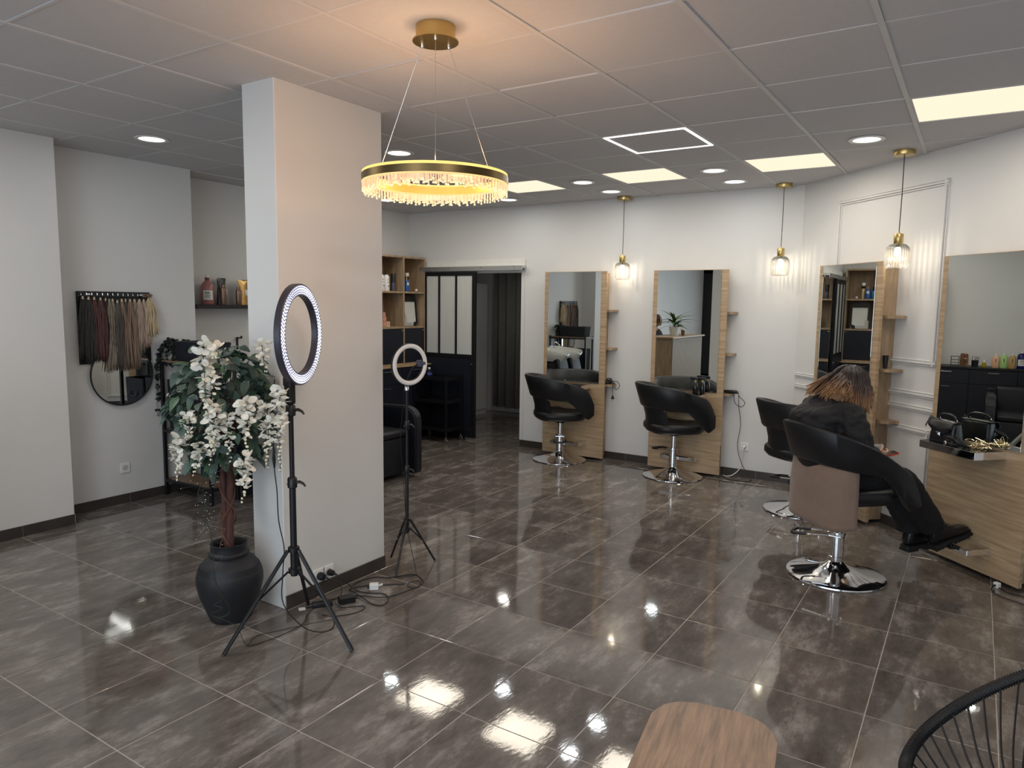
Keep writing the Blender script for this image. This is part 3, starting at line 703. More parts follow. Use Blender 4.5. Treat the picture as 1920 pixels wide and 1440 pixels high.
bm = BM(); box(bm, (.0005, -.41, -.018), (.20, .41, .018), .002); obj('board', bm, BLACKM, ws, False)
ZS = 1.618
LAB = mat('white_paper_label', (.76, .76, .74, 1), .6, var=.02); INK = mat('dark_print', srgb(52, 48, 50), .6)
def label_on(parent, r, z0, z1, a0, a1, lines=4, cols=None):
    bm = BM(); n = 10; rows = [[(r*math.cos(a0+(a1-a0)*i/n), r*math.sin(a0+(a1-a0)*i/n), z) for i in range(n+1)] for z in (z0, z1)]
    gridf(bm, rows, cu=False); lb = obj('label', bm, LAB, parent)
    bm = BM()
    for k in range(lines):
        z = z1-(z1-z0)*(.16+.72*k/max(1, lines)); e = .10 if k % 2 else .25; hh = (z1-z0)*(.05 if k else .08)
        gridf(bm, [[((r+.0006)*math.cos(a0+(a1-a0)*(.12+(.78-e)*i/6)), (r+.0006)*math.sin(a0+(a1-a0)*(.12+(.78-e)*i/6)), zz) for i in range(7)] for zz in (z, z-hh)], cu=False)
    obj('print', bm, INK, lb); return lb
def bottle(name, label, loc, prof, m, cap=None, capm=None, cat='bottle', group=None, rz=0, n=20, neck=None):
    t = thing(name, label, cat, loc, rz, group)
    bm = BM(); lathe(bm, prof, n); obj('body', bm, m, t)
    if neck: bm = BM(); lathe(bm, neck[0], n); obj('neck', bm, neck[1], t)
    if cap: bm = BM(); lathe(bm, cap, n); obj('cap', bm, capm or BLACK, t)
    return t
PINK = mat('pink_shampoo_bottle', srgb(166, 110, 106), .25, var=.05, coat=.3); PINKD = mat('dark_rose_plastic', srgb(110, 48, 50), .3, var=.05)
b1 = bottle('shampoo_bottle', 'large pink shampoo bottle with white cap on the black wall shelf', (-6.03, 4.097, ZS), [(.052, 0), (.056, .006), (.057, .16), (.052, .185), (.030, .212), (.021, .222)], PINK, [(.018, .250), (.018, .272), (.014, .275)], WHITEP, neck=([(.0205, .222), (.020, .249)], PINKD))
label_on(b1, .0582, .045, .13, -1.25, .25, 6)
BRZ = mat('bronze_bottle', srgb(140, 112, 92), .28, .6, var=.08)
def pouch(label, loc, m, w, h_, rz, lab=True):
    t = thing('refill_pouch', label, 'pouch', loc, rz); rows = []
    for i in range(13):
        z = h_*i/12; q = i/12; d = .034*(1-q)**.6+.002; ww = w*(1-.10*math.sin(q*PI)+(.06 if q > .9 else 0))
        rows.append([(d*math.sin(a)*(1+.1*math.sin(5*q+a*3)), ww/2*math.cos(a), z+(.006*math.sin(a*3+1) if q > .9 else 0)) for a in [2*PI*j/20 for j in range(20)]])
    bm = BM(); gridf(bm, rows, cu=True, cap=True); obj('bag', bm, m, t)
    if lab: bm = BM(); gridf(bm, [[(.034*(1-z/h_)**.6+.0045, y, z) for y in (-.0*w, .2*w, .42*w)] for z in (.36*h_, .5*h_, .62*h_)], cu=False); o = obj('label', bm, LAB, t); o.modifiers.new('t', 'SOLIDIFY').thickness = .001
    return t
pouch('dark crumpled refill pouch with white label behind a bronze bottle on the wall shelf', (-6.055, 4.262, ZS), mat('dark_foil', srgb(46, 38, 42), .3, var=.15, bump=.3, bscale=30), .115, .245, .25)
bottle('bronze_bottle', 'bronze bottle standing in front of the dark pouch', (-5.985, 4.232, ZS), [(.027, 0), (.0285, .004), (.0285, .155), (.024, .160)], BRZ, [(.017, .1605), (.017, .186), (.015, .188)], BRZ)
bottle('bronze_bottle', 'narrow bronze bottle left of the gold pouch on the wall shelf', (-6.0, 4.408, ZS), [(.025, 0), (.0265, .004), (.0265, .138), (.022, .143)], BRZ, [(.016, .1435), (.016, .168), (.014, .17)], BRZ)
pouch('gold crumpled refill pouch at the right end of the wall shelf', (-6.05, 4.497, ZS), mat('gold_foil', srgb(186, 150, 92), .3, .5, var=.2, bump=.3, bscale=30), .125, .235, .1)

hk = thing('wall_hook', 'small black hook on the wall of the left recess above the rack', 'hook', (XL3, 4.47, 1.28))
bm = BM(); box(bm, (.0005, -.012, -.10), (.008, .012, .02), .002); box(bm, (.008, -.010, .008), (.075, .010, .020), .002); box(bm, (.067, -.010, .020), (.075, .010, .034), .002); obj('bracket', bm, BLACKM, hk, False)
# wall sockets
def socket(label, loc, rot, n=1, name='wall_socket'):
    t = thing(name, label, 'socket', loc); t.rotation_euler = rot      # local +x out of the wall
    for k in range(n):
        y = (k-(n-1)/2)*.071
        bm = BM(); box(bm, (.0005, y-.040, -.040), (.009, y+.040, .040), .002); f = obj('plate', bm, WHITEP, t, False)
        bm = BM(); lathe(bm, [(.0205, .0092), (.0215, .0105), (.0225, .0092)], 20, M=Matrix.Translation((0, y, 0)) @ Mx, cap=False); lathe(bm, [(0, .0093), (.0205, .0093)], 20, M=Matrix.Translation((0, y, 0)) @ Mx, cap=False); obj('well', bm, mat('shaded_plastic', (.5, .5, .49, 1), .5), f)
    return t
socket('single white socket low on the left wall under the round mirror', (XL2, 3.106, .292), (0, 0, 0))
socket('double white socket near the skirting of the pillar with two black plugs', (PX1, 2.735, .118), (0, 0, 0), 2)
socket('white socket beside the second mirror station with a white plug', (-1.826, YB, .305), (0, 0, -PI/2))
for z, lb in ((1.463, 'upper'), (1.345, 'middle'), (1.238, 'lower')): socket(lb+' of three white switches on the wall behind the reception desk', (XL1, -2.93, z), (0, 0, 0), 1, 'wall_switch')

# ---------------------------------------------------------------- metal rack with baskets
rk = thing('metal_rack', 'black metal rack with wooden boards behind the flowering tree', 'rack', (-5.745, 3.43, 0))
RWd, RD, RHt = .655, .27, 1.165
for x in (0, RWd-.025):
    for y in (0, RD-.025):
        bm = BM(); box(bm, (x, y, 0), (x+.025, y+.025, RHt), .001); obj('leg', bm, BLACKM, rk, False)
for z in (.115, .545, 1.12):
    bm = BM()
    for y in (0, RD-.025): box(bm, (.025, y, z), (RWd-.025, y+.025, z+.022))
    for x in (0, RWd-.025): box(bm, (x, .025, z), (x+.025, RD-.025, z+.022))
    obj('rail', bm, BLACKM, rk, False)
    bm = BM(); box(bm, (.001, .001, z+.0225), (RWd-.001, RD-.001, z+.036) if z > 1 else (RWd-.001, RD-.001, z+.034)) if z > 1 else box(bm, (.0255, .0255, z+.005), (RWd-.0255, RD-.0255, z+.024)); obj('shelf_board', bm, BROWNWOOD, rk, False)
for x in (.20, .33):
    bm = BM(); box(bm, (x, RD-.02, .57), (x+.02, RD-.008, 1.12)); obj('rear_bar', bm, BLACKM, rk, False)
RX, RY = -5.745, 3.43
BASK = mat('black_fabric_basket', srgb(28, 30, 38), .8, var=.12, bump=.25, bscale=240)
def basket(label, x0, x1, y0, y1, z0, z1, lid=False):
    t = thing('storage_basket', label, 'basket', ((x0+x1)/2, (y0+y1)/2, z0)); w, d, h_ = x1-x0, y1-y0, z1-z0
    bm = BM(); rows = [[(p[0], p[1], z) for p in rrect(w*k, d*k, .025, 4)] for (k, z) in ((.92, 0), (.95, .02), (1, h_-.008), (1, h_), (.965, h_), (.96, h_-.01), (.90, .012))]
    gridf(bm, rows, cu=True, cap=True); obj('body', bm, BASK, t)
    bm = BM(); tube(bm, spline([(-.05, -d/2-.002, h_*.72), (-.04, -d/2-.012, h_*.62), (.04, -d/2-.012, h_*.62), (.05, -d/2-.002, h_*.72)], 4), .005, 6); obj('handle', bm, BLACK, t)
    if lid:
        bm = BM(); prism(bm, rrect(w*1.01, d*1.01, .025, 4), h_+.0005, h_+.022); obj('lid', bm, BASK, t)
    return t
basket('black storage basket on the middle board of the rack, left one', RX+.035, RX+.315, RY+.03, RY+.24, .570, .99)
basket('black storage basket on the middle board of the rack, right one', RX+.335, RX+.625, RY+.03, RY+.24, .570, .97)
basket('long black lidded box on top of the rack', RX+.17, RX+.62, RY+.03, RY+.26, 1.157, 1.295, True)
# trailing ivy in a dark pot
IVY = mat('dark_ivy_leaf', srgb(30, 42, 40), .5, var=.3, vscale=20); STEMG = mat('dark_green_stem', srgb(38, 48, 36), .6, var=.1)
def leafmesh(name, L_, w, m, fold=.25, droop=.25, pts=6):
    bm = BM(); rows = []
    for i in range(pts+1):
        q = i/pts; ww = w/2*math.sin(PI*min(1, q*.96+.02)**.75)*(1 if q < .98 else .2); x = L_*q; z = -droop*L_*q*q
        rows.append([(x, -ww, z+fold*ww), (x, 0, z), (x, ww, z+fold*ww)])
    gridf(bm, rows, cu=False); return mesh_of(name, bm, m, True, 0)
iv = thing('ivy_plant', 'small dark trailing ivy on the left end of the rack top', 'plant', (RX+.09, RY+.12, 1.157))
bm = BM(); lathe(bm, [(.045, 0), (.06, .09), (.062, .1), (.056, .1), (.05, .08), (0, .08)], 20); obj('pot', bm, POTM, iv)
r = random.Random(11); il = [leafmesh('leaf', .034, .032, IVY, .2, .2, 4), leafmesh('leaf', .028, .024, IVY, .3, .3, 4)]
ivn = 0
for k in range(17):
    a = r.uniform(0, 2*PI) if k > 8 else r.uniform(PI*.8, PI*1.9); out = r.uniform(.06, .13); dn = r.choice((.02, .1, .22, .40, .55)) if k < 9 else r.uniform(-.06, .05)
    cyy = lambda y: max(-.135, min(.14, y))
    base = [(.02*math.cos(a), .02*math.sin(a), .09), (.07*math.cos(a), .07*math.sin(a), .17), (out*math.cos(a), cyy(out*math.sin(a)), .12-dn*.3), (out*1.05*math.cos(a), cyy(out*1.05*math.sin(a)-.02), .08-dn)]
    base = [(max(-.085, p[0]), p[1], p[2]) for p in base]; 
    if dn > .15: base[-1] = (base[-1][0], -.155, base[-1][2]); base[-2] = (base[-2][0], -.15, base[-2][2])
    sp = spline(base, 5); bm = BM(); tube(bm, sp, .0016, 4); obj('vine', bm, STEMG, iv)
    for i, p in enumerate(sp[2:]):
        for q in range(2):
            if ivn > 285: break
            ivn += 1
            e = (r.uniform(-.5, .9), r.uniform(.1, 1.2), r.uniform(0, 6.28)); put('leaf', il[q], iv, p+Vector((r.uniform(-.008, .012), r.uniform(-.008, .008), r.uniform(-.012, .012))), e)

# ---------------------------------------------------------------- potted tree with white wisteria
TX, TY = -3.195, 2.245
tr_ = thing('flowering_tree', 'artificial tree with white wisteria clusters beside the pillar', 'tree', (TX, TY, 0))
pt = thing('black_pot', 'matt black urn-shaped pot with grooves holding the flowering tree', 'pot', (TX, TY, 0))
bm = BM(); lathe(bm, [(.0, .001), (.098, .001), (.104, .008), (.150, .13), (.166, .20), (.166, .235), (.160, .262), (.1585, .264), (.157, .270), (.1555, .268), (.150, .286), (.1485, .285), (.146, .293), (.1445, .291), (.128, .318), (.098, .338), (.094, .342), (.100, .346), (.102, .358), (.096, .366), (.090, .370), (.091, .402), (.094, .408), (.088, .410), (.083, .404), (.082, .365), (.0, .362)], 48, cap=False); obj('urn', bm, POTM, pt)
bm = BM(); lathe(bm, [(0, .364), (.081, .362)], 24, cap=False); obj('moss', bm, mat('dry_moss', srgb(66, 48, 36), .95, var=.3, vscale=60, bump=.6, bscale=80), pt)
BARK = mat('reddish_bark', srgb(80, 50, 44), .75, var=.25, vscale=12, vstretch=(6, 6, 1), bump=.4, bscale=30); VINE = mat('brown_vine', srgb(104, 66, 50), .7, var=.15)
for k, (a, r0) in enumerate(((2.8, .020), (5.9, .020))):
    bm = BM(); P = [(.019*math.cos(a+i*.10), .019*math.sin(a+i*.10), .366+i*.055) for i in range(10)]; tube(bm, spline(P, 2), [r0-.0003*i for i in range(19)], 10); obj('trunk', bm, BARK, tr_)
for k in range(3):
    bm = BM(); P = []
    for i in range(26):
        q = i/25; a = k*2.1+q*(7+k)*(1 if k % 2 else -1); P.append(((.041+.004*math.sin(7*q))*math.cos(a), (.041+.004*math.cos(5*q))*math.sin(a), .366+q*.50))
    tube(bm, P, .0032, 5); obj('vine', bm, VINE, tr_)
r = random.Random(5)
LEAFM = [mat('grey_green_leaf', srgb(82, 99, 88), .5, var=.22, vscale=14), mat('mid_green_leaf', srgb(74, 101, 76), .5, var=.22, vscale=14), mat('deep_green_leaf', srgb(56, 77, 69), .5, var=.22, vscale=14)]
TL = [leafmesh('leaf', .092, .046, LEAFM[0], .25, .25), leafmesh('leaf', .082, .042, LEAFM[1], .35, .35), leafmesh('leaf', .075, .038, LEAFM[2], .2, .3), leafmesh('leaf', .060, .032, LEAFM[1], .3, .2)]
CZ = 1.11
def okpt(p):
    x, y = p[0]+TX, p[1]+TY
    return not (y > PY0-.05 and x > PX0-.07)
branches = []
for k in range(26):
    a = 2*PI*k/26+r.uniform(-.15, .15); el = r.uniform(-.35, 1.35) if k % 3 else r.uniform(-.6, .3); R_ = r.uniform(.20, .28)
    tip = Vector((R_*math.cos(a)*math.cos(el), R_*math.sin(a)*math.cos(el), CZ+R_*1.02*math.sin(el)-.02))
    if not okpt(tip): tip.y = PY0-.06-TY
    st = Vector((.012*math.cos(a), .012*math.sin(a), .84+r.uniform(0, .10)))
    md_ = (st+tip)/2+Vector((0, 0, .06)); sp = spline([st, md_, tip], 5); branches.append(sp)
    bm = BM(); tube(bm, sp, [.006-.0004*i for i in range(len(sp))], 5); obj('branch', bm, BARK, tr_)
nl = 0; more = BM()
while nl < 560:
    a = r.uniform(0, 2*PI); el = math.asin(r.uniform(-.92, 1)); rad = r.uniform(.45, 1.0)**.6
    p = Vector((.265*rad*math.cos(a)*math.cos(el), .265*rad*math.sin(a)*math.cos(el), CZ+(.35 if el > 0 else .33)*rad*math.sin(el)))
    if not okpt(p): continue
    nl += 1; dirn = math.atan2(p.y, p.x)+r.gauss(0, .8); e = (r.gauss(0, .5), r.uniform(-.2, 1.25)-.35*math.sin(el), dirn)
    if p.y+TY+.095*math.sin(dirn) > PY0-.012 and p.x+TX > PX0-.12: e = (e[0], e[1], -dirn)
    if nl <= 294: put('leaf', TL[r.randrange(4)], tr_, p, e)
    else:
        mm = Matrix.Translation(p) @ Euler(e).to_matrix().to_4x4(); src = TL[r.choice((0, 2, 2))]
        vs = [more.verts.new(mm @ v.co) for v in src.vertices]
        for f in src.polygons: more.faces.new([vs[i] for i in f.vertices])
o = obj('leaf', more, LEAFM[2], tr_, angle=0); o['kind'] = 'stuff'
PETAL = mat('cream_white_petal', srgb(226, 222, 208), .6, col2=srgb(240, 238, 230), vscale=20, sheen=.2); BUDS = mat('cream_bud', srgb(232, 226, 200), .6, var=.05); DKSTEM = mat('dark_stalk', srgb(46, 44, 38), .6)
def petal(bm, p, L_, w, e):
    mm = Matrix.Translation(p) @ Euler(e).to_matrix().to_4x4(); rows = []
    for i in range(5):
        q = i/4; ww = w/2*math.sin(PI*(.12+.80*q))**.8; rows.append([mm @ Vector((L_*q, v*ww, .28*L_*q*q+.30*abs(v)*ww)) for v in (-1, -.5, 0, .5, 1)])
    gridf(bm, rows, cu=False)
def cluster(top, bot, big=1.0, dens=1.0):
    P0, P1 = Vector(top)-Vector((TX, TY, 0)), Vector(bot)-Vector((TX, TY, 0)); L_ = (P1-P0).length
    st = spline([P0, (P0+P1)/2+Vector((r.gauss(0, .008), r.gauss(0, .008), 0)), P1], 6)
    bm = BM(); tube(bm, st, .0016, 4); root = obj('flower_cluster', bm, DKSTEM, tr_)
    bp = BM(); bb = BM(); n = int(max(5, L_/.017*dens))
    for i in range(n):
        q = (i+.5)/n; p = P0+(P1-P0)*q; s_ = big*(1.0-.72*q)
        for w_ in range(3 if q < .75 else 2):
            a = r.uniform(0, 2*PI); pp = p+Vector((math.cos(a), math.sin(a), 0))*.019*s_*r.uniform(.4, 1.2)
            if q < .70:
                for h_ in range(2): petal(bp, pp, .032*s_*r.uniform(.8, 1.2), .030*s_, (r.uniform(-1, 1), r.uniform(-.7, .9), a+h_*1.6))
            else: ball(bb, pp, .0055*max(.6, s_*2), 6, (1, 1, 1.2))
    if len(bp.verts): obj('petals', bp, PETAL, root, angle=0)
    if len(bb.verts): obj('buds', bb, BUDS, root)
FL = [((-3.075, 2.105, 1.46), (-3.05, 2.10, 1.38), 1.5, 1.0), ((-3.12, 2.085, 1.41), (-3.083, 2.069, 1.10), 1.35, 1), ((-3.351, 2.087, 1.20), (-3.34, 2.065, 0.985), 1.1, 1), ((-3.281, 2.042, .984), (-3.271, 2.022, .765), 1.25, 1), ((-3.199, 2.051, 1.098), (-3.186, 2.047, .985), 1, .9),
      ((-3.139, 2.072, .969), (-3.164, 2.037, .80), 1.0, 1), ((-3.02, 2.067, 1.178), (-3.01, 2.038, .925), 1.35, 1), ((-2.985, 2.11, 1.12), (-2.96, 2.10, .885), 1.0, 1), ((-2.90, 2.15, 1.19), (-2.89, 2.147, .94), 1.3, 1), ((-2.871, 2.249, 1.17), (-2.855, 2.234, .845), 1.15, 1),
      ((-2.822, 2.29, 1.24), (-2.80, 2.264, .835), 1.1, 1), ((-3.012, 2.338, 1.46), (-2.969, 2.33, 1.30), 1.15, .9), ((-2.888, 2.133, .925), (-2.89, 2.112, .695), 1.25, 1.1), ((-3.05, 2.08, 1.02), (-3.06, 2.06, .86), .9, .8), ((-3.06, 2.09, 1.30), (-3.04, 2.08, 1.18), 1.0, .8), ((-3.30, 2.10, 1.10), (-3.25, 2.07, .96), 1.0, .8),
      ((-3.40, 2.30, 1.28), (-3.44, 2.30, 1.05), 1.1, .8), ((-3.45, 2.20, 1.05), (-3.47, 2.2, .85), 1.1, .8), ((-3.33, 2.34, 1.40), (-3.36, 2.34, 1.22), 1.1, .8)]
CAMP = Vector((0, 0, HC))
for (a_, b_, c_, d_) in FL:
    k_ = .955 if a_[0] > -3.34 else .985
    cluster(CAMP+(Vector(a_)-CAMP)*k_, CAMP+(Vector(b_)-CAMP)*k_, c_, d_)
# string of fairy lights hanging from the tree to the floor
sl = thing('fairy_lights', 'dark string of tiny fairy lights trailing from the tree down the pot', 'string lights', (0, 0, 0))
P = [(-2.93, 2.075, .87), (-2.995, 2.02, .84), (-3.05, 1.985, .75), (-3.0, 2.0, .68), (-3.03, 1.985, .64), (-3.0, 2.0, .60), (-2.968, 2.0, .487), (-2.957, 1.995, .348), (-2.99, 2.06, .22), (-3.06, 2.054, .17), (-3.0, 2.06, .165), (-3.07, 2.045, .12), (-3.02, 2.07, .11), (-3.0, 2.10, .15), (-3.04, 2.045, .30), (-3.09, 2.135, .385)]
bm = BM(); tube(bm, spline(P, 6), .0018, 5); wire = obj('wire', bm, STEMG, sl)
P2 = [(-3.04, 2.055, .11), (-2.95, 2.10, .07), (-2.90, 2.10, .01), (-2.86, 2.10, .003), (-2.90, 2.18, .003), (-2.83, 2.34, .003), (-2.76, 2.48, .003), (-2.72, 2.53, .004)]
bm = BM(); tube(bm, spline(P2, 6), .0016, 5); obj('wire', bm, STEMG, sl)
TIP = emis('fairy_light_tip', (.9, .95, 1, 1), .7)
for k in range(46):
    q = Vector(P[min(5, int(k/8))]).lerp(Vector(P[min(6, int(k/8)+1)]), (k % 8)/8); e = Vector((r.gauss(0, .035), r.gauss(0, .03), r.gauss(-.01, .03)))
    bm = BM(); tube(bm, [q, q+e], .0009, 4); tw = obj('twig', bm, STEMG, sl)
    bm = BM(); ball(bm, q+e, .0015, 6); obj('tip', bm, TIP, tw)

# ---------------------------------------------------------------- ring lights on tripods
def tripod(t, feet, hub, low, pole_top, r1, jts, m=BLACKM):
    cx, cy = 0, 0
    bm = BM(); tube(bm, [(0, 0, low-.025), (0, 0, hub+.02)], r1*1.05, 14); obj('lower_tube', bm, m, t)
    bm = BM(); tube(bm, [(0, 0, hub+.02), (0, 0, jts[0])], r1*.96, 14); obj('main_pole', bm, m, t)
    bm = BM(); tube(bm, [(0, 0, jts[0]), (0, 0, pole_top)], r1*.72, 14); obj('upper_pole', bm, m, t)
    for z in jts:
        bm = BM(); lathe(bm, [(r1*1.15, z-.028), (r1*1.4, z-.024), (r1*1.4, z+.02), (r1*1.1, z+.026)], 14); c = obj('clamp', bm, BLACK, t)
        bm = BM(); tube(bm, [(r1, r1*.4, z), (r1*2.0, r1, z+.004), (r1*3.0, r1*1.5, z-.004), (r1*3.6, r1*1.8, z-.018)], [r1*.45, r1*.5, r1*.42, r1*.3], 6); obj('clamp_lever', bm, BLACK, c)
        bm = BM(); lathe(bm, [(r1*.25, -.002), (r1*.25, .004)], 8, M=Matrix.Translation((-r1*.9, -r1*1.0, z-.008)) @ Matrix.Rotation(PI/2, 4, 'X')); obj('screw', bm, CHROME, c)
    bm = BM(); lathe(bm, [(r1*1.3, hub-.012), (r1*1.7, hub-.010), (r1*1.7, hub+.012), (r1*1.2, hub+.016)], 14); obj('upper_hub', bm, BLACK, t)
    bm = BM(); lathe(bm, [(r1*1.3, low-.012), (r1*1.7, low-.010), (r1*1.7, low+.012), (r1*1.2, low+.014)], 14); obj('lower_hub', bm, BLACK, t)
    for (fx, fy) in feet:
        d = Vector((fx, fy, 0)).normalized(); s0 = d*r1*1.8+Vector((0, 0, hub)); ft = Vector((fx, fy, .008)); 
        bm = BM(); tube(bm, [s0, ft], r1*.60, 8); lg = obj('leg', bm, m, t)
        mid = s0.lerp(ft, .52); bm = BM(); tube(bm, [d*r1*1.8+Vector((0, 0, low)), mid], r1*.36, 6); obj('brace', bm, m, t)
        bm = BM(); tube(bm, [ft+(s0-ft).normalized()*.03, ft+(s0-ft).normalized()*-.004], r1*.62, 8); obj('foot_cap', bm, BLACK, lg)
        bm = BM(); ball(bm, mid-Vector((0, .006, 0)), r1*.22, 6); obj('rivet', bm, CHROME, lg)
def ring(t, z, R, r_in, dep, ang, face, rim, off=.05, n=96):
    # ang: world heading of the lit side
    M = Matrix.Translation((off*math.cos(ang), off*math.sin(ang), z)) @ Matrix.Rotation(ang, 4, 'Z') @ Mx
    bm = BM(); lathe(bm, [(R, -dep/2), (R, dep/2-.004), (R-.004, dep/2), (R-.006, dep/2-.001)], n, cap=False, M=M)
    lathe(bm, [(r_in, -dep/2), (r_in, dep/2-.004), (r_in+.004, dep/2), (r_in+.006, dep/2-.001)], n, cap=False, M=M)
    lathe(bm, [(R, -dep/2), (r_in, -dep/2)], n, cap=False, M=M)
    rg = obj('ring_housing', bm, rim, t)
    return rg, M
FACE = emis('led_ring_face', (.52, .52, .80, 1), .42); BEAD = emis('led_bead', (.96, .96, 1.0, 1), 2.2)
t = thing('ring_light', 'large lit ring light on a black tripod in front of the pillar', 'ring light', (-2.745, 2.29, 0))
fe = [(-2.861+2.745, 1.965-2.29), (-2.978+2.745, 2.575-2.29), (-2.397+2.745, 2.333-2.29)]
tripod(t, fe, .448, .340, 1.215, .0165, (.785, 1.14))
ra = math.radians(26); rg, M = ring(t, 1.504, .240, .184, .032, ra, FACE, mat('dark_ring_housing', srgb(52, 50, 60), .4, var=.06))
bm = BM(); lathe(bm, [(.234, .0145), (.190, .0145)], 96, cap=False, M=M); obj('light_face', bm, FACE, rg)
bm = BM()
for row, (rr, nn, L_) in enumerate(((.196, 72, .004), (.206, 72, .006), (.217, 80, .0075), (.228, 84, .005))):
    for k in range(nn):
        a = 2*PI*(k+.5*(row % 2))/nn; wv = .5+.5*math.cos(4*a+.8)
        box(bm, (rr-L_*.55*(.6+.5*wv), -.0044, .0148), (rr+L_*.55*(.6+.5*wv), .0044, .0175), .0012, M=M @ Matrix.Rotation(a, 4, 'Z'))
o = obj('led_beads', bm, BEAD, rg, False); o['kind'] = 'stuff'
for k in range(8):
    a = 2*PI*k/8; v = M @ Vector((.212*math.cos(a), .212*math.sin(a), .03))
    lamp('ring_lamp', 'AREA', RING_W/8, (.82, .86, 1.0), v, t, size=.045, rot=(0, -PI/2, ra), shape='DISK')
bm = BM(); box(bm, (-.026, -.020, 1.17), (.018, .020, 1.285), .006); box(bm, (-.040, -.014, 1.255), (-.012, .014, 1.30), .005); obj('ring_bracket', bm, BLACK, t, False)
bm = BM(); tube(bm, [(-.02, -.024, 1.215), (-.02, -.050, 1.215)], [.017, .013], 10); obj('tilt_knob', bm, BLACK, t)
pc = spline([(-.055, -.045, 1.29), (-.062, -.06, 1.15), (-.058, -.06, 1.0), (-.055, -.06, .86), (-.04, -.06, .75), (-.032, -.06, .60), (-.022, -.04, .46), (-.03, -.045, .33), (-.025, -.05, .18), (.03, .02, .05), (.075, .095, .004), (.09, .16, .004), (.03, .23, .005), (-.02, .28, .005)], 6)
bm = BM(); tube(bm, pc, .0028, 5); cbl = obj('power_cable', bm, CABLE, t)
bm = BM(); tube(bm, [pc[14], pc[16], pc[18]], [.004, .009, .004], 8); obj('inline_switch', bm, BLACK, cbl)
t = thing('ring_light', 'small unlit white ring light with phone holder on a slim tripod behind the pillar', 'ring light', (-2.942, 3.352, 0))
fe = [(-3.114+2.942, 3.392-3.352), (-2.871+2.942, 3.17-3.352), (-2.841+2.942, 3.503-3.352)]
tripod(t, fe, .295, .235, 1.145, .0115, (.62, .905))
ra = math.atan2(-.226, .967); rg, M = ring(t, 1.283, .131, .098, .016, ra, None, BLACK, .03)
bm = BM(); lathe(bm, [(.129, .004), (.127, .011), (.121, .016), (.109, .016), (.102, .011), (.100, .004)], 72, cap=False, M=M); obj('light_face', bm, mat('white_diffuser_ring', (.72, .72, .72, 1), .35, var=.02), rg)
bm = BM(); lathe(bm, [(.010, 1.118), (.014, 1.122), (.014, 1.140), (.009, 1.150)], 10); obj('ball_head', bm, CHROME, t)
sd = Vector((math.sin(ra), -math.cos(ra), 0))*-1; fw_ = Vector((math.cos(ra), math.sin(ra), 0))
gp = [Vector((0, 0, 1.163)), Vector((0, 0, 1.21))+fw_*.02, Vector((0, 0, 1.262))+fw_*.03+sd*.025, Vector((0, 0, 1.287))+fw_*.03+sd*.075]
bm = BM(); tube(bm, spline(gp, 6), .0042, 8); obj('gooseneck', bm, BLACK, t)
bm = BM(); c_ = gp[-1]; box(bm, (-.012, -.016, -.020), (.012, .016, .020), .003, M=Matrix.Translation(c_) @ Matrix.Rotation(ra, 4, 'Z')); tube(bm, [c_, c_+sd*.035+fw_*.01], [.008, .012], 8); obj('phone_clamp', bm, mat('grey_phone_clamp', srgb(66, 72, 90), .4), t)
bm = BM(); tube(bm, spline([(-.012, -.012, 1.13), (-.02, -.016, 1.0), (-.026, -.03, .8), (-.014, -.02, .6), (.01, -.02, .3), (.05, -.03, .16), (.085, -.035, .06), (.115, -.05, .004), (.16, -.12, .004), (.08, -.22, .004)], 6), .002, 5); obj('power_cable', bm, CABLE, t)

# plugs, adapters and loose cables at the foot of the pillar
for k, (y, rr, lb) in enumerate(((2.700, .023, 'large round black plug in the pillar socket'), (2.771, .018, 'smaller black plug in the pillar socket, right one'))):
    p = thing('power_plug', lb, 'plug', (PX1+.0105, y, .118))
    bm = BM(); lathe(bm, [(rr*.9, 0), (rr, .004), (rr, .024), (rr*.8, .036), (rr*.4, .040)], 16, M=Mx); obj('body', bm, BLACK, p)
    bm = BM(); tube(bm, [(.03, rr*.3, -.002), (.05, rr*.9, -.012)], [.009, .005], 8); obj('strain_relief', bm, BLACK, p)
def cable(label, pts, r=.0028, m=CABLE, k=6, name='cable'):
    bm = BM(); tube(bm, spline(pts, k), r, 6); return tag(obj(name, bm, m), label, 'cable')
cable('black cable from the left plug of the pillar to the long adapter', [(PX1+.061, 2.72, .105), (-2.945, 2.78, .06), (-2.925, 2.77, .012), (-2.915, 2.72, .005), (-2.92, 2.668, .012)])
cable('black cable from the right plug of the pillar in long loops over the tiles', [(PX1+.060, 2.787, .106), (-2.95, 2.82, .07), (-2.92, 2.86, .012), (-2.85, 2.87, .004), (-2.74, 2.92, .004), (-2.66, 2.87, .004), (-2.64, 2.80, .004), (-2.70, 2.78, .004), (-2.78, 2.80, .0085), (-2.88, 2.83, .0085), (-2.95, 2.86, .004), (-2.90, 2.96, .004), (-2.83, 3.02, .0035), (-2.74, 3.10, .0035)])
cable('black cable snaking under the small tripod with a coil at its end', [(-2.965, 2.90, .008), (-2.985, 2.96, .004), (-2.96, 3.07, .004), (-2.88, 3.12, .004), (-2.80, 3.24, .004), (-2.72, 3.22, .004), (-2.66, 3.17, .004), (-2.655, 3.09, .005), (-2.69, 3.07, .009), (-2.72, 3.12, .009), (-2.69, 3.17, .009), (-2.65, 3.13, .004), (-2.66, 3.03, .004), (-2.68, 2.93, .004), (-2.72, 2.86, .0085), (-2.80, 2.84, .004), (-2.875, 2.80, .004)])
cable('thin black cable loop in front of the square adapter', [(-2.862, 2.66, .010), (-2.80, 2.66, .003), (-2.72, 2.735, .003), (-2.69, 2.70, .003), (-2.70, 2.63, .003), (-2.76, 2.55, .003), (-2.82, 2.53, .003)], .0022)
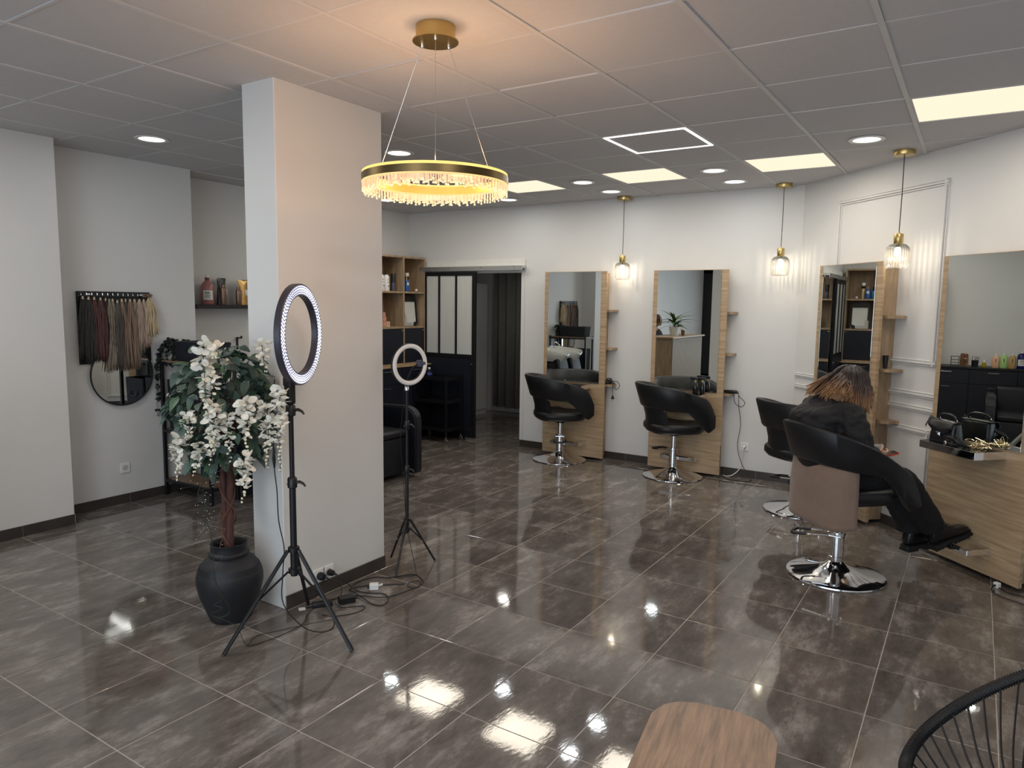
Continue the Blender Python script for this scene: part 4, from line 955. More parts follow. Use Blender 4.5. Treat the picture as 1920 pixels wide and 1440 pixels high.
cable('black cable running past the tripod leg to the long adapter', [(-2.855, 2.085, .004), (-2.83, 2.11, .004), (-2.80, 2.26, .0065), (-2.82, 2.40, .004), (-2.88, 2.48, .004), (-2.90, 2.54, .010)], .0022)
ad = thing('power_adapter', 'long black inline power adapter on the floor by the pillar', 'adapter', (-2.905, 2.61, 0), .95)
bm = BM(); box(bm, (-.055, -.02, .0), (.055, .02, .028), .006, 2); obj('case', bm, BLACK, ad)
bm = BM(); tube(bm, [(-.054, 0, .014), (-.085, 0, .010)], [.010, .004], 8); obj('strain_relief', bm, BLACK, ad)
bm = BM(); box(bm, (-.125, -.016, 0), (-.09, .016, .004), .001); obj('paper_tag', bm, WHITEP, ad, False)
ad = thing('power_adapter', 'square black power brick on the floor among the cables', 'adapter', (-2.84, 2.715, 0), 1.05)
bm = BM(); box(bm, (-.035, -.026, 0), (.055, .026, .036), .003); obj('case', bm, BLACK, ad, False)
bm = BM(); tube(bm, [(.0548, 0, .018), (.075, 0, .012)], [.007, .003], 8); obj('strain_relief', bm, BLACK, ad)
ad = thing('usb_charger', 'small white charger plug lying on the floor tiles', 'charger', (-2.835, 2.945, 0), .75)
bm = BM(); box(bm, (-.03, -.02, 0), (.022, .02, .036), .004); obj('case', bm, WHITEP, ad, False)
bm = BM(); tube(bm, [(.022, .008, .022), (.045, .008, .028)], .003, 6); tube(bm, [(.022, -.008, .022), (.045, -.008, .028)], .003, 6); obj('pins', bm, WHITEP, ad)
bm = BM(); box(bm, (-.044, -.006, .010), (-.0298, .006, .018), .002); obj('cable_end', bm, BLACK, ad, False)
# ---------------------------------------------------------------- black base cabinets with wood top, cube shelf
cbn = thing('base_cabinet', 'long black base cabinet with drawers and doors along the left rear wall', 'cabinet', (XL3, 5.60, 0))
bm = BM(); box(bm, (.001, -1.25, .06), (.40, 1.35, .893), .002); obj('body', bm, NAVY, cbn, False)
bm = BM(); box(bm, (.03, -1.25, 0), (.36, 1.35, .06)); obj('plinth', bm, BLACKM, cbn, False)
bm = BM(); box(bm, (.001, -1.26, .8932), (.425, .17, .918), .002); obj('worktop', bm, BLACKM, cbn, False)
bm = BM(); box(bm, (.001, .17, .8932), (.425, 1.38, .908), .002); obj('wood_top', bm, OAK, cbn, False, label='oak board under the cube shelf')
for k, (y0, y1) in enumerate(((-1.24, -.72), (-.72, -.20), (-.20, .32), (.32, .835), (.835, 1.345))):
    bm = BM(); box(bm, (.4005, y0+.003, .70), (.416, y1-.003, .885), .0015); d_ = obj('drawer', bm, NAVY, cbn, False)
    bm = BM(); box(bm, (.416, (y0+y1)/2-.06, .845), (.432, (y0+y1)/2+.06, .853), .002); obj('handle', bm, STEEL, d_, False)
    bm = BM(); box(bm, (.4005, y0+.003, .07), (.416, y1-.003, .694), .0015); d_ = obj('door', bm, NAVY, cbn, False)
    bm = BM(); tube(bm, [(.416, (y0+y1)/2-.05, .655), (.432, (y0+y1)/2-.045, .655), (.432, (y0+y1)/2+.045, .655), (.416, (y0+y1)/2+.05, .655)], .004, 6); obj('handle', bm, STEEL, d_)
SH0 = .9082; sx0, sx1 = .001, .33; YS0, YS1 = 5.79, 6.957
sh = thing('cube_shelf', 'light oak cube shelf with dark doors in its bottom row, behind the pillar', 'shelf', (XL3, 0, 0))
bm = BM()
ys = [YS0, YS0+.389, YS0+.778, YS1]
for y in ys: obj('upright', box(BM(), (sx0, y-.011, SH0), (sx1, y+.011, 2.21), .001), OAKV, sh, False)
for z in (SH0+.011, 1.361, 1.782, 2.2):
    for a, b in zip(ys, ys[1:]): obj('shelf_board', box(BM(), (sx0, a+.0112, z-.011), (sx1, b-.0112, z+.011)), OAKV, sh, False)
bm.free(); bm = BM(); box(bm, (.0012, YS0+.012, SH0+.02), (.008, YS1-.012, 2.19)); obj('back_panel', bm, OAKV, sh, False)
for a, b in zip(ys, ys[1:]):
    bm = BM(); box(bm, (sx1-.018, a+.013, SH0+.025), (sx1-.002, b-.013, 1.348), .001); d_ = obj('door', bm, NAVY, sh, False)
    bm = BM(); box(bm, (sx1-.002, b-.045, 1.318), (sx1+.004, b-.025, 1.334), .001); obj('knob', bm, BRASS, d_, False)
SX = XL3+.22; Z1, Z2 = 1.7932, 1.3722
WB = [(.036, 0), (.038, .004), (.038, .145), (.034, .168), (.022, .185), (.018, .190)]
def numbered(label, y, digit, x=SX+.03):
    b = bottle('developer_bottle', label, (x, y, Z1), WB, WHITEP, [(.016, .1905), (.0165, .21), (.015, .212)], BLACK)
    l_ = label_on(b, .0386, .035, .085, -.85, .85, 0)
    text_mesh(digit, .042, INK, l_, (.0398, 0, .044), (PI/2, 0, PI/2), 'digit')
    bm = BM()
    for z, w_ in ((.125, .5), (.098, .55), (.142, .35)): gridf(bm, [[(.0385*math.cos(a), .0385*math.sin(a), zz) for a in (-w_, -w_/2, 0, w_/2, w_)] for zz in (z, z+.005)], cu=False)
    obj('print', bm, INK, l_)
numbered('white developer bottle marked 9 on the upper shelf, nearer the pillar', 6.262, '9')
numbered('white developer bottle marked 6 on the upper shelf, right of the one marked 9', 6.345, '6')
numbered('white developer bottle on the upper shelf in the hidden left compartment', 5.95, '6')
bottle('hairspray_can', 'black and violet hairspray can beside the white bottles', (SX+.03, 6.465, Z1), [(.027, 0), (.028, .004), (.028, .10)], mat('violet_can', srgb(84, 82, 104), .3, .4, var=.05), [(.0285, .1005), (.0285, .20), (.0255, .206)], BLACK)
BLUE = mat('blue_bottle', srgb(28, 86, 160), .15, var=.1, coat=.4); TEAL = mat('teal_blue_bottle', srgb(40, 102, 142), .15, var=.1, coat=.4)
bottle('blue_bottle', 'teal blue bottle with dark pump at the left of the right upper compartment', (SX+.04, 6.610, Z1), [(.030, 0), (.031, .004), (.031, .095), (.026, .11), (.012, .118)], TEAL, [(.010, .1185), (.010, .16), (.016, .162), (.016, .168)], BLACK)
b = bottle('blue_bottle', 'bright blue bottle with gold cap and white label in the right upper compartment', (SX+.05, 6.678, Z1), [(.032, 0), (.033, .004), (.033, .12), (.028, .135), (.012, .142)], BLUE, [(.011, .1425), (.011, .175), (.009, .177)], BRASS)
label_on(b, .0338, .075, .11, -.6, .5, 2)
b = bottle('lotion_bottle', 'tall pale bottle with black and white cap in the right upper compartment', (SX+.0, 6.745, Z1), [(.020, 0), (.021, .003), (.021, .145)], mat('pale_yellow_bottle', srgb(214, 200, 160), .3, var=.05), [(.024, .1455), (.024, .185)], BLACK)
bm = BM(); lathe(bm, [(.025, .1855), (.025, .225), (.022, .228)], 20); obj('cap_top', bm, WHITEP, b)
bm = BM(); ball(bm, (0, 0, .018), .018, 12, (1, 1, 1)); o = obj('glass_ball', bm, mat('pearly_glass', (.75, .66, .66, 1), .08, var=.05, coat=.5)); o.location = (SX+.09, 6.815, Z1); tag(o, 'small shiny ball ornament at the front of the right upper compartment', 'ornament')
# display board with black corners, leaning in the right middle compartment
dsp = thing('display_board', 'black edged display board with a white sheet in the shelf compartment', 'display', (XL3+.265, 6.76, Z2)); 
def pq(y, z): return (0, y, z)
DM = Matrix.Rotation(math.radians(-6), 4, 'Y')
bm = BM()
outer = [(-.115, .23), (-.115, .335), (-.085, .375), (.075, .375), (.13, .325), (.13, .05), (.10, .003), (.05, .003), (.06, .045), (.105, .06), (.105, .30), (-.095, .30), (-.095, .12), (-.115, .12)]
for s_ in (0,):
    A = [bm.verts.new(DM @ Vector((0, y, z))) for y, z in outer]; B = [bm.verts.new(DM @ Vector((.008, y, z))) for y, z in outer]; ring_faces(bm, [A, B])
obj('black_border', bm, BLACK, dsp, False)
bm = BM(); box(bm, (-.004, -.112, .004), (-.0005, .118, .30), M=DM); obj('sheet', bm, mat('white_sheet', (.66, .67, .65, 1), .4, var=.03), dsp, False)
bm = BM()
for i in range(12):
    for j in range(9):
        y, z = -.108+i*.013, .012+j*.013
        if i > 3 and j > 2: continue
        box(bm, (.0002, y-.003, z-.003), (.0016, y+.003, z+.003), M=DM)
o = obj('dots', bm, INK, dsp, False); o['kind'] = 'stuff'
# small boxes and tubs in the left middle compartment
r = random.Random(9); PK = [mat('blush_carton', srgb(206, 160, 142), .5, var=.06), mat('peach_carton', srgb(198, 140, 108), .5, var=.06), mat('cream_carton', srgb(206, 190, 168), .5, var=.06)]
names = ['lower left', 'lower middle', 'lower right', 'upper left', 'upper middle']
for k in range(5):
    y = 6.235+.062*(k % 3); z = Z2+(.0605 if k > 2 else 0)
    bm = BM(); box(bm, (-.028, -.0285, 0), (.028, .0285, .060), .001); o = obj('carton', bm, PK[k % 3], None, False, loc=(SX+.02, y, z)); tag(o, names[k]+' blush carton in the pile on the middle shelf near the pillar', 'box', 'cartons on the middle shelf')
    bm = BM(); box(bm, (.0281, -.02, .020), (.0286, .02, .042)); obj('print_panel', bm, PK[(k+2) % 3], o, False)
bm = BM(); box(bm, (-.02, -.022, 0), (.02, .022, .17), .001); o = obj('carton', bm, PK[0], None, False, loc=(SX-.05, 6.372, Z2)); tag(o, 'tall blush carton behind the pile on the middle shelf', 'box')
bottle('clear_jar', 'dark glass jar on the middle shelf behind the cartons', (SX-.07, 6.285, Z2), [(.035, 0), (.036, .004), (.036, .15), (.032, .155)], mat('smoky_glass_jar', srgb(84, 84, 82), .12, var=.08, coat=.4), [(.033, .1555), (.033, .175), (.03, .178)], STEEL, 'jar')
for k in range(6):
    y = 5.86+.058*(k % 3); z = Z2+(.0505 if k > 2 else 0); bm = BM(); box(bm, (-.026, -.026, 0), (.026, .026, .05), .001); o = obj('carton', bm, PK[k % 3], None, False, loc=(SX+.03, y, z)); tag(o, 'small %s carton in the hidden left compartment, %s' % (('blush', 'peach', 'cream')[k % 3], 'top layer' if k > 2 else 'bottom layer'), 'box', 'cartons in the left compartment')

# things on the worktop seen in the near mirror
WX = XL3+.28; WZ = .9182
def pump(label, y, m, h_=.155, rr=.042, lab=False):
    b = bottle('pump_bottle', label, (WX, y, WZ), [(rr*.96, 0), (rr, .005), (rr, h_*.82), (rr*.8, h_*.93), (rr*.35, h_)], m, [(rr*.34, h_+.0005), (rr*.34, h_+.018), (.004, h_+.02), (.004, h_+.05), (.0, h_+.051)], WHITEP, group='pump bottles on the worktop')
    bm = BM(); tube(bm, [(0, 0, h_+.05), (.02, 0, h_+.052), (.042, 0, h_+.045)], [.008, .007, .005], 8); obj('spout', bm, WHITEP, b)
    if lab: label_on(b, rr+.0006, h_*.2, h_*.6, -.9, .9, 4)
    else:
        bm = BM(); gridf(bm, [[((rr+.0005)*math.cos(a), (rr+.0005)*math.sin(a), z) for a in (-.1, 0, .1)] for z in (h_*.45, h_*.75)], cu=False); obj('print', bm, INK, b)
pump('pink pump bottle on the black worktop', 5.125, mat('pink_pump_bottle', srgb(226, 176, 146), .3, var=.04))
pump('green pump bottle on the black worktop', 5.038, mat('green_pump_bottle', srgb(168, 206, 132), .3, var=.04), .17)
pump('amber pump bottle on the black worktop', 4.948, mat('amber_pump_bottle', srgb(186, 152, 96), .3, var=.04), .165)
pump('large navy pump bottle with white label on the black worktop', 4.85, mat('navy_pump_bottle', srgb(24, 26, 92), .2, var=.04), .20, .050, True)
bottle('oil_bottle', 'small yellow oil bottle on the black worktop', (WX+.02, 5.248, WZ), [(.024, 0), (.025, .003), (.025, .055), (.012, .065)], mat('yellow_oil', srgb(170, 150, 30), .1, var=.05, coat=.4), [(.008, .0655), (.009, .085), (.003, .10)], WHITEP)
cp = thing('tool_cup', 'dark mesh cup full of hair clips on the black worktop', 'cup', (WX, 5.35, WZ)); bm = BM(); lathe(bm, [(.036, 0), (.042, .085), (.040, .085), (.034, .004), (0, .004)], 16, cap=False); obj('cup', bm, BLACKM, cp)
for k in range(10):
    a = k*2.4; bm = BM(); tube(bm, [(.015*math.cos(a), .015*math.sin(a), .01), (.04*math.cos(a), .04*math.sin(a), .10+.012*(k % 3)), (.05*math.cos(a), .045*math.sin(a), .125), (.036*math.cos(a+.3), .04*math.sin(a+.3), .13)], .0025, 5); obj('clip', bm, STEEL if k % 3 == 0 else BLACK, cp)
cp = thing('brush_basket', 'gold wire basket with two round brown brushes on the black worktop', 'basket', (WX, 5.47, WZ))
bm = BM()
for z in (.004, .03, .055, .08, .11): tube(bm, [(p[0], p[1], z+.006*math.sin(i*1.3+z*90)) for i, p in enumerate(rrect(.10, .10, .02, 3))], .002, 5, closed=True)
for p in rrect(.10, .10, .02, 1): tube(bm, [(p[0], p[1], .002), (p[0], p[1], .112)], .002, 5)
obj('wire_frame', bm, BRASS, cp)
for y, z in ((-.018, .165), (.022, .17)):
    bm = BM(); lathe(bm, [(.022, .01), (.024, .05), (.026, z-.03), (.023, z-.008), (.010, z)], 14, c=(0, y, 0)); obj('brush', bm, mat('brown_brush', srgb(112, 70, 58), .6, var=.1), cp)
cp = thing('letter_tray', 'black wire organiser beside the cube shelf on the worktop', 'organiser', (WX, 5.575, WZ)); bm = BM()
for x in (-.05, .05):
    for y in (-.045, .045): box(bm, (x-.003, y-.003, 0), (x+.003, y+.003, .13))
for z in (.004, .04, .08, .124):
    box(bm, (-.05, -.045, z), (.05, -.041, z+.004)); box(bm, (-.05, .041, z), (.05, .045, z+.004)); box(bm, (-.05, -.045, z), (-.046, .045, z+.004)); box(bm, (.046, -.045, z), (.05, .045, z+.004))
obj('wire_frame', bm, BLACKM, cp, False)

# ---------------------------------------------------------------- shampoo units (black tub seats with white basins)
def shampoo(label, y):
    t = thing('shampoo_unit', label, 'washing unit', (-4.98, y, 0), 0, 'black washing seats with white basins')
    for s_ in (-1, 1):
        rows = []; prof = [(-.12, .04), (.585, .04), (.60, .06), (.60, .56), (.575, .625), (.52, .665), (.45, .68), (-.12, .62)]
        ya, yb = (.15, .195) if s_ > 0 else (-.195, -.15)
        bm = BM(); A = [bm.verts.new((x, ya, z)) for x, z in prof]; B = [bm.verts.new((x, yb, z)) for x, z in prof]; ring_faces(bm, [A, B])
        bmesh.ops.bevel(bm, geom=bm.edges[:], offset=.014, segments=3, affect='EDGES'); obj('arm', bm, LEATH2, t)
    bm = BM(); box(bm, (-.12, -.149, .05), (.50, .149, .40), .02, 3); obj('seat_base', bm, LEATH2, t)
    bm = BM(); box(bm, (-.10, -.147, .401), (.53, .147, .475), .03, 4); obj('seat_cushion', bm, LEATH2, t)
    bm = BM(); M = Matrix.Translation((-.12, 0, .62)) @ Matrix.Rotation(math.radians(-14), 4, 'Y'); box(bm, (-.07, -.147, -.18), (.02, .147, .26), .03, 4, M=M); obj('backrest', bm, LEATH2, t)
    bm = BM(); box(bm, (-.46, -.16, .0), (-.20, .16, .80), .02, 2); obj('column', bm, BLACKM, t)
    rows = []
    for (k, z, dx) in ((.30, .80, 0), (.72, .82, 0), (.95, .90, 0), (1.0, .975, .0), (.985, .99, .0), (.95, .985, 0), (.86, .90, -.01), (.5, .86, -.02), (0, .855, -.03)):
        row = []
        for j in range(36):
            a = 2*PI*j/36; x, y = math.cos(a), math.sin(a); fx = .26*math.copysign(abs(x)**.75, x)*k; fy = .195*math.copysign(abs(y)**.75, y)*k
            notch = -.045*max(0, x)**3*max(0, 1-abs(y)*2.2) if .9 < z < 1 else 0
            row.append((-.33+fx+dx, fy, z+notch+(.03*(-x) if z > .95 else 0)))
        rows.append(row)
    bm = BM(); gridf(bm, rows, cu=True, cap=True); bmesh.ops.remove_doubles(bm, verts=bm.verts[:], dist=1e-5); bs = obj('basin', bm, CERAM, t)
    bm = BM(); tube(bm, spline([(-.50, .08, 1.0), (-.50, .08, 1.06), (-.47, .06, 1.08), (-.42, .02, 1.03)], 4), .012, 8); obj('tap', bm, CHROME, bs)
    return t
def armchair(label, y):
    t = thing('armchair', label, 'armchair', (-4.98, y, 0))
    for s_ in (-1, 1):
        prof = [(-.22, .04), (.585, .04), (.60, .06), (.60, .56), (.575, .625), (.52, .665), (.45, .68), (-.22, .66)]
        ya, yb = (.215, .315) if s_ > 0 else (-.315, -.215)
        bm = BM(); A = [bm.verts.new((x, ya, z)) for x, z in prof]; B = [bm.verts.new((x, yb, z)) for x, z in prof]; ring_faces(bm, [A, B])
        bmesh.ops.bevel(bm, geom=bm.edges[:], offset=.014, segments=3, affect='EDGES'); obj('arm', bm, LEATH2, t)
    bm = BM(); box(bm, (-.12, -.214, .05), (.50, .214, .40), .02, 3); obj('seat_base', bm, LEATH2, t)
    bm = BM(); box(bm, (-.10, -.212, .401), (.53, .212, .475), .03, 4); obj('seat_cushion', bm, LEATH2, t)
    bm = BM(); box(bm, (-.22, -.212, .05), (-.105, .212, .74), .03, 4); obj('backrest', bm, LEATH2, t)
armchair('black leather armchair with rounded arm just beyond the pillar', 4.90)
shampoo('black washing seat with white basin hidden behind the pillar, nearer the armchair', 4.345)
shampoo('black washing seat with white basin hidden behind the pillar, nearer the rack', 3.945)
# black three-tier trolley with a blue-labelled bottle
ty = thing('trolley', 'black three-tier trolley on castors in front of the sliding door', 'trolley', (-5.45, 6.77, 0)); tw, td = .245, .145
for x in (-tw, tw):
    for y in (-td, td):
        bm = BM(); box(bm, (x-.011, y-.011, .075), (x+.011, y+.011, .80 if y > 0 else .80)); lg = obj('post', bm, BLACKM, ty, False)
        bm = BM(); lathe(bm, [(.010, .05), (.010, .0745)], 8, c=(x, y, 0)); lathe(bm, [(.024, -.010), (.026, -.006), (.026, .006), (.024, .010)], 14, M=Matrix.Translation((x+.006, y, .0265)) @ Matrix.Rotation(PI/2, 4, 'X')); obj('castor', bm, STEEL, lg)
for z in (.135, .47, .745):
    bm = BM(); box(bm, (-tw+.0115, -td+.0115, z), (tw-.0115, td-.0115, z+.008)); 
    for q in (((-tw+.0115, -td-.004, z), (tw-.0115, -td+.011, z+.04)), ((-tw+.0115, td-.011, z), (tw-.0115, td+.004, z+.04)), ((-tw-.004, -td+.0115, z), (-tw+.011, td-.0115, z+.04)), ((tw-.011, -td+.0115, z), (tw+.004, td-.0115, z+.04))): box(bm, *q)
    obj('tray', bm, BLACKM, ty, False)
b = bottle('lotion_bottle', 'dark bottle with blue label standing on the trolley top', (-5.57, 6.76, .7532), [(.035, 0), (.036, .004), (.036, .09), (.016, .105)], mat('black_bottle', srgb(20, 22, 40), .3), [(.015, .1055), (.015, .125), (.013, .127)], WHITEP)
bm = BM(); gridf(bm, [[(.0366*math.cos(a), .0366*math.sin(a), z) for a in (-1.6, -1.2, -.8, -.4, 0, .4)] for z in (.035, .065)], cu=False); obj('label', bm, mat('blue_label', srgb(70, 78, 150), .5), b)
bm = BM(); tube(bm, [(-.075, 0, .004), (-.02, 0, .006), (.05, 0, .005), (.075, 0, .003)], [.004, .006, .005, .002], 6); o = obj('hair_clip', bm, mat('pale_rose_plastic', srgb(206, 170, 165), .4), loc=(-5.52, 6.655, .4782), rot=(0, 0, .2)); tag(o, 'pale pink hair clip on the middle tray of the trolley', 'clip')

# ---------------------------------------------------------------- foreground: wooden table and cord chair
tb = thing('side_table', 'wooden side table with rounded corners at the bottom edge of the photo', 'table', (-.53, 1.735, 0), .16)
bm = BM(); P = rrect(.365, .80, .12, 8); prism(bm, P, .388, .42); bmesh.ops.bevel(bm, geom=[e for e in bm.edges if abs(e.verts[0].co.z-e.verts[1].co.z) < 1e-6], offset=.006, segments=2, affect='EDGES'); obj('top', bm, BROWNWOOD, tb, angle=50)
for x in (-.15, .15):
    for y in (-.33, .33):
        bm = BM(); tube(bm, [(x, y, .3878), (x*1.12, y*1.03, .0)], [.013, .009], 10); obj('leg', bm, BLACKM, tb)
ac = thing('cord_chair', 'round black cord lounge chair cut off at the bottom right corner', 'chair', (.26, 2.28, 0))
def rimpt(a, k=1.0):
    ti = math.radians(35); u = .42*math.cos(a)*k; v = .37*math.sin(a)*k
    return Vector((u*math.cos(ti), v, .58+u*math.sin(ti)))
CORD = mat('black_round_cord', srgb(22, 22, 25), .6, var=.1)
bm = BM(); tube(bm, [rimpt(2*PI*k/72) for k in range(72)], .0155, 12, closed=True); rimo = obj('rim', bm, CORD, ac)
bm = BM()
for k in range(300):      # the cord wound closely round the rim
    a = 2*PI*k/300; p = rimpt(a); tg = (rimpt(a+.01)-rimpt(a-.01)).normalized(); q = tg.orthogonal().normalized(); w_ = tg.cross(q)
    tube(bm, [p+(q*math.cos(t_)+w_*math.sin(t_))*.0168 for t_ in [2*PI*j/8 for j in range(8)]], .0026, 4, closed=True)
o = obj('cord_winding', bm, CORD, rimo); o['kind'] = 'stuff'
hubc = Vector((-.06, 0, .30))
for k in range(44):
    a = 2*PI*(k+.5)/44; p = rimpt(a, .985); q = hubc+Vector((.045*math.cos(a), .045*math.sin(a), 0)); m_ = (p+q)/2+Vector((-.01, 0, -.055))
    bm = BM(); tube(bm, spline([p, m_, q], 5), .0032, 6); obj('cord', bm, CORD, ac)
bm = BM(); tube(bm, [hubc+Vector((.045*math.cos(2*PI*j/16), .045*math.sin(2*PI*j/16), -.002)) for j in range(16)], .008, 8, closed=True); obj('hub_ring', bm, BLACKM, ac)
for k, a in enumerate((.55, PI, -.55)):
    p = rimpt(a, .99)+Vector((0, 0, -.012)); f = Vector((.46*math.cos(a), .42*math.sin(a), .008)); 
    bm = BM(); tube(bm, spline([p, (p+hubc)/2+Vector((0, 0, -.10)), hubc+Vector((.05*math.cos(a), .05*math.sin(a), -.03)), (f+hubc)/2+Vector((0, 0, -.06)), f], 5), .009, 8); obj('leg', bm, BLACKM, ac)

# ---------------------------------------------------------------- things at the mirror stations
def at(i, x, y, z): return stloc(i, x, y, z)
SPB = mat('black_spray_bottle', srgb(20, 20, 22), .25, var=.05, coat=.3)
for k, (x, y, lb) in enumerate(((.135, -.30, 'black spray bottle with gold collar on the ledge of the second station, left one'), (.195, -.27, 'black spray bottle with gold collar on the ledge of the second station, right one'))):
    t = thing('spray_bottle', lb, 'spray bottle', at(1, x, y, .8162), 0, 'spray bottles on the ledge')
    bm = BM(); lathe(bm, [(.023, 0), (.025, .004), (.024, .07), (.016, .105), (.010, .118)], 18); obj('body', bm, SPB, t)
    bm = BM(); lathe(bm, [(.012, .1185), (.012, .138)], 16); obj('collar', bm, BRASS, t)
    bm = BM(); box(bm, (-.050, -.012, .1385), (.028, .012, .166), .007, 2); box(bm, (-.056, -.006, .150), (-.049, .006, .162)); tr__ = obj('trigger_head', bm, BLACK, t)
    bm = BM(); tube(bm, [(-.026, 0, .142), (-.040, 0, .125), (-.044, 0, .108)], [.006, .005, .004], 6); obj('trigger', bm, BLACK, tr__)
def cordbundle(label, i, base, seed):
    r = random.Random(seed); o0 = at(i, *base); P = []
    for k in range(26): P.append(o0+Vector((r.gauss(0, .028), r.gauss(0, .018), max(.004, r.gauss(.030, .02)))))
    t = thing('hair_clipper', label, 'clipper', o0); P = [p-o0 for p in P]
    bm = BM(); tube(bm, spline(P, 4), .0035, 5); obj('cord_bundle', bm, CABLE, t)
    bm = BM(); box(bm, (-.075, -.02, .0), (.03, .02, .036), .010, 2, M=Matrix.Rotation(.6, 4, 'Z')); obj('body', bm, BLACK, t)
    bm = BM(); tube(bm, spline([(.03, -.01, .03), (.10, -.02, .035), (.13, -.02, -.01), (.10, -.03, -.05), (.07, -.035, -.03)], 5), .0032, 5); tube(bm, spline([(.06, -.03, .02), (.065, -.05, -.05), (.068, -.05, -.115)], 4), .003, 5); cb = obj('cord', bm, CABLE, t)
    bm = BM(); lathe(bm, [(.006, 0), (.018, -.03), (.018, -.036), (.0, -.037)], 10, c=(.068, -.05, -.113)); tube(bm, [(.062, -.05, -.15), (.062, -.05, -.167)], .002, 5); tube(bm, [(.074, -.05, -.15), (.074, -.05, -.167)], .002, 5); obj('plug', bm, BLACK, cb)
cordbundle('black hair clipper with tangled cord on the lowest side shelf of the first station', 0, (.375, -.07, .8215), 4)
t = thing('hair_straightener', 'black hair straightener lying on the lowest side shelf of the second station', 'straightener', at(1, .385, -.08, .8215), -.15)
bm = BM(); tube(bm, [(-.09, 0, .016), (-.02, 0, .018), (.05, 0, .020), (.10, 0, .018)], [.012, .016, .018, .012], 10); obj('body', bm, BLACK, t)
bm = BM(); w0 = at(1, .385, -.08, .8215)
W2L = lambda p: Matrix.Rotation(.15, 3, 'Z') @ (Vector(p)-w0)
pth = [w0+Vector((.10, 0, .018)), (-1.88, 6.96, .80), (-1.825, 6.96, .745), (-1.86, 6.96, .70), (-1.925, 6.97, .74), (-1.93, 6.97, .85), (-1.895, 6.975, .83), (-1.885, 6.98, .70), (-1.862, 6.985, .52), (-1.88, 6.985, .30), (-1.82, 6.98, .12), (-1.74, 6.96, .02), (-1.72, 6.90, .004), (-1.78, 6.83, .004), (-1.90, 6.85, .004), (-1.985, 6.92, .004)]
tube(bm, spline([W2L(p) for p in pth], 6), .0032, 5); obj('cord', bm, CABLE, t)
pg = thing('power_plug', 'white plug with thick white cable in the socket by the second station', 'plug', (-1.826, YB-.0105, .305))
bm = BM(); lathe(bm, [(.017, 0), (.018, .004), (.016, .026), (.008, .034)], 14, M=Matrix.Rotation(PI/2, 4, 'X')); obj('body', bm, WHITEP, pg)
bm = BM(); P = [(-1.826, 7.0, .302), (-1.828, 6.975, .27), (-1.835, 6.985, .18), (-1.85, 6.98, .09), (-1.90, 6.955, .03), (-1.96, 6.95, .006), (-2.0, 6.97, .006)]; tube(bm, [Vector(p)-Vector((-1.826, YB-.0105, .305)) for p in spline(P, 6)], .0048, 6); obj('cable', bm, WCABLE, pg)
cable('thin black cable hanging down the edge of the second station panel', [at(1, .3735, -.195, .32), at(1, .377, -.196, .25), at(1, .374, -.195, .1), at(1, .378, -.194, .01)], .0025)
cable('black cable on the floor by the nearest station at the right edge', [at(3, .30, -.245, .01), at(3, .36, -.255, .006), at(3, .43, -.215, .006), at(3, .55, -.225, .006)], .0032)
cable('black cable in front of the nearest station, curving to the right edge', [at(3, .285, -.255, .02), at(3, .30, -.30, .006), at(3, .38, -.34, .006), at(3, .50, -.32, .006), at(3, .7, -.26, .006)], .0032)
pg = thing('cable_plug', 'small white square plug on the floor at the foot of the nearest station', 'plug', at(3, .28, -.24, 0), -PI/4)
bm = BM(); box(bm, (-.016, -.014, 0), (.016, .014, .034), .003); obj('body', bm, WHITEP, pg, False)
bm = BM(); lathe(bm, [(.006, 0), (.006, .010)], 8, M=Matrix.Translation((0, -.0138, .016)) @ Matrix.Rotation(PI/2, 4, 'X')); obj('cable_end', bm, BLACK, pg)
# power strip on the wall box of the third station, small black holder on its middle shelf
socket('white double socket strip on the side of the third station, under its lowest shelf', at(2, .3125, -.085, .55), (PI/2, 0, -PI/4), 2)
bm = BM(); lathe(bm, [(.014, 0), (.02, .08), (.022, .10), (.018, .10), (.012, .004), (0, .004)], 12); o = obj('comb_holder', bm, BLACK, loc=at(2, .345, -.09, 1.2112)); tag(o, 'small black holder on the middle side shelf of the third station', 'holder')
o = bottle('spray_bottle', 'black bottle with chrome cap on the ledge of the third station beside the woman', at(2, -.17, -.30, .8162), [(.022, 0), (.024, .004), (.022, .09), (.012, .105)], SPB, [(.012, .1055), (.012, .145), (.008, .15)], CHROME)

# black handbag on the ledge of the nearest station
hbg = thing('handbag', 'black leather handbag with silver clasp and strap on the ledge of the nearest station', 'handbag', at(3, -.105, -.318, .8162), -PI/4-.10)
BAGM = mat('black_bag_leather', srgb(25, 25, 28), .36, var=.1, bump=.08, bscale=220)
rows = []
for i in range(13):
    q = i/12; z = .004+.128*q; w_ = .108*(1-.10*q); d_ = .047*(1-.30*q**1.5)
    rows.append([(p[0], p[1], z) for p in rrect(2*w_, 2*d_, .022, 4)])
rows.insert(0, [(p[0]*.9, p[1]*.85, 0) for p in [(a[0], a[1]) for a in rows[0]]]); rows.append([(p[0]*.93, p[1]*.7, .138) for p in rows[-1]])
bm = BM(); gridf(bm, rows, cu=True, cap=True); obj('body', bm, BAGM, hbg, angle=50)
rows = []
for i in range(15):     # the flap: over the top and down the front, its lower edge a shallow point
    q = i/14; row = []
    for j in range(13):
        u = -1+2*j/12; L_ = .05+.095*(1-abs(u)**1.7*.45); s_ = L_*q if i > 3 else 0
        if i <= 3: y, z = .030-.066*i/3, .141+.004*math.sin(PI*i/3)
        else: t_ = (i-3)/11; y, z = -.036-.017*min(1, t_*1.6)**.8, .141-(.040+.045*(1-abs(u)**1.6))*t_
        row.append((u*.106, y, z))
    rows.append(row)
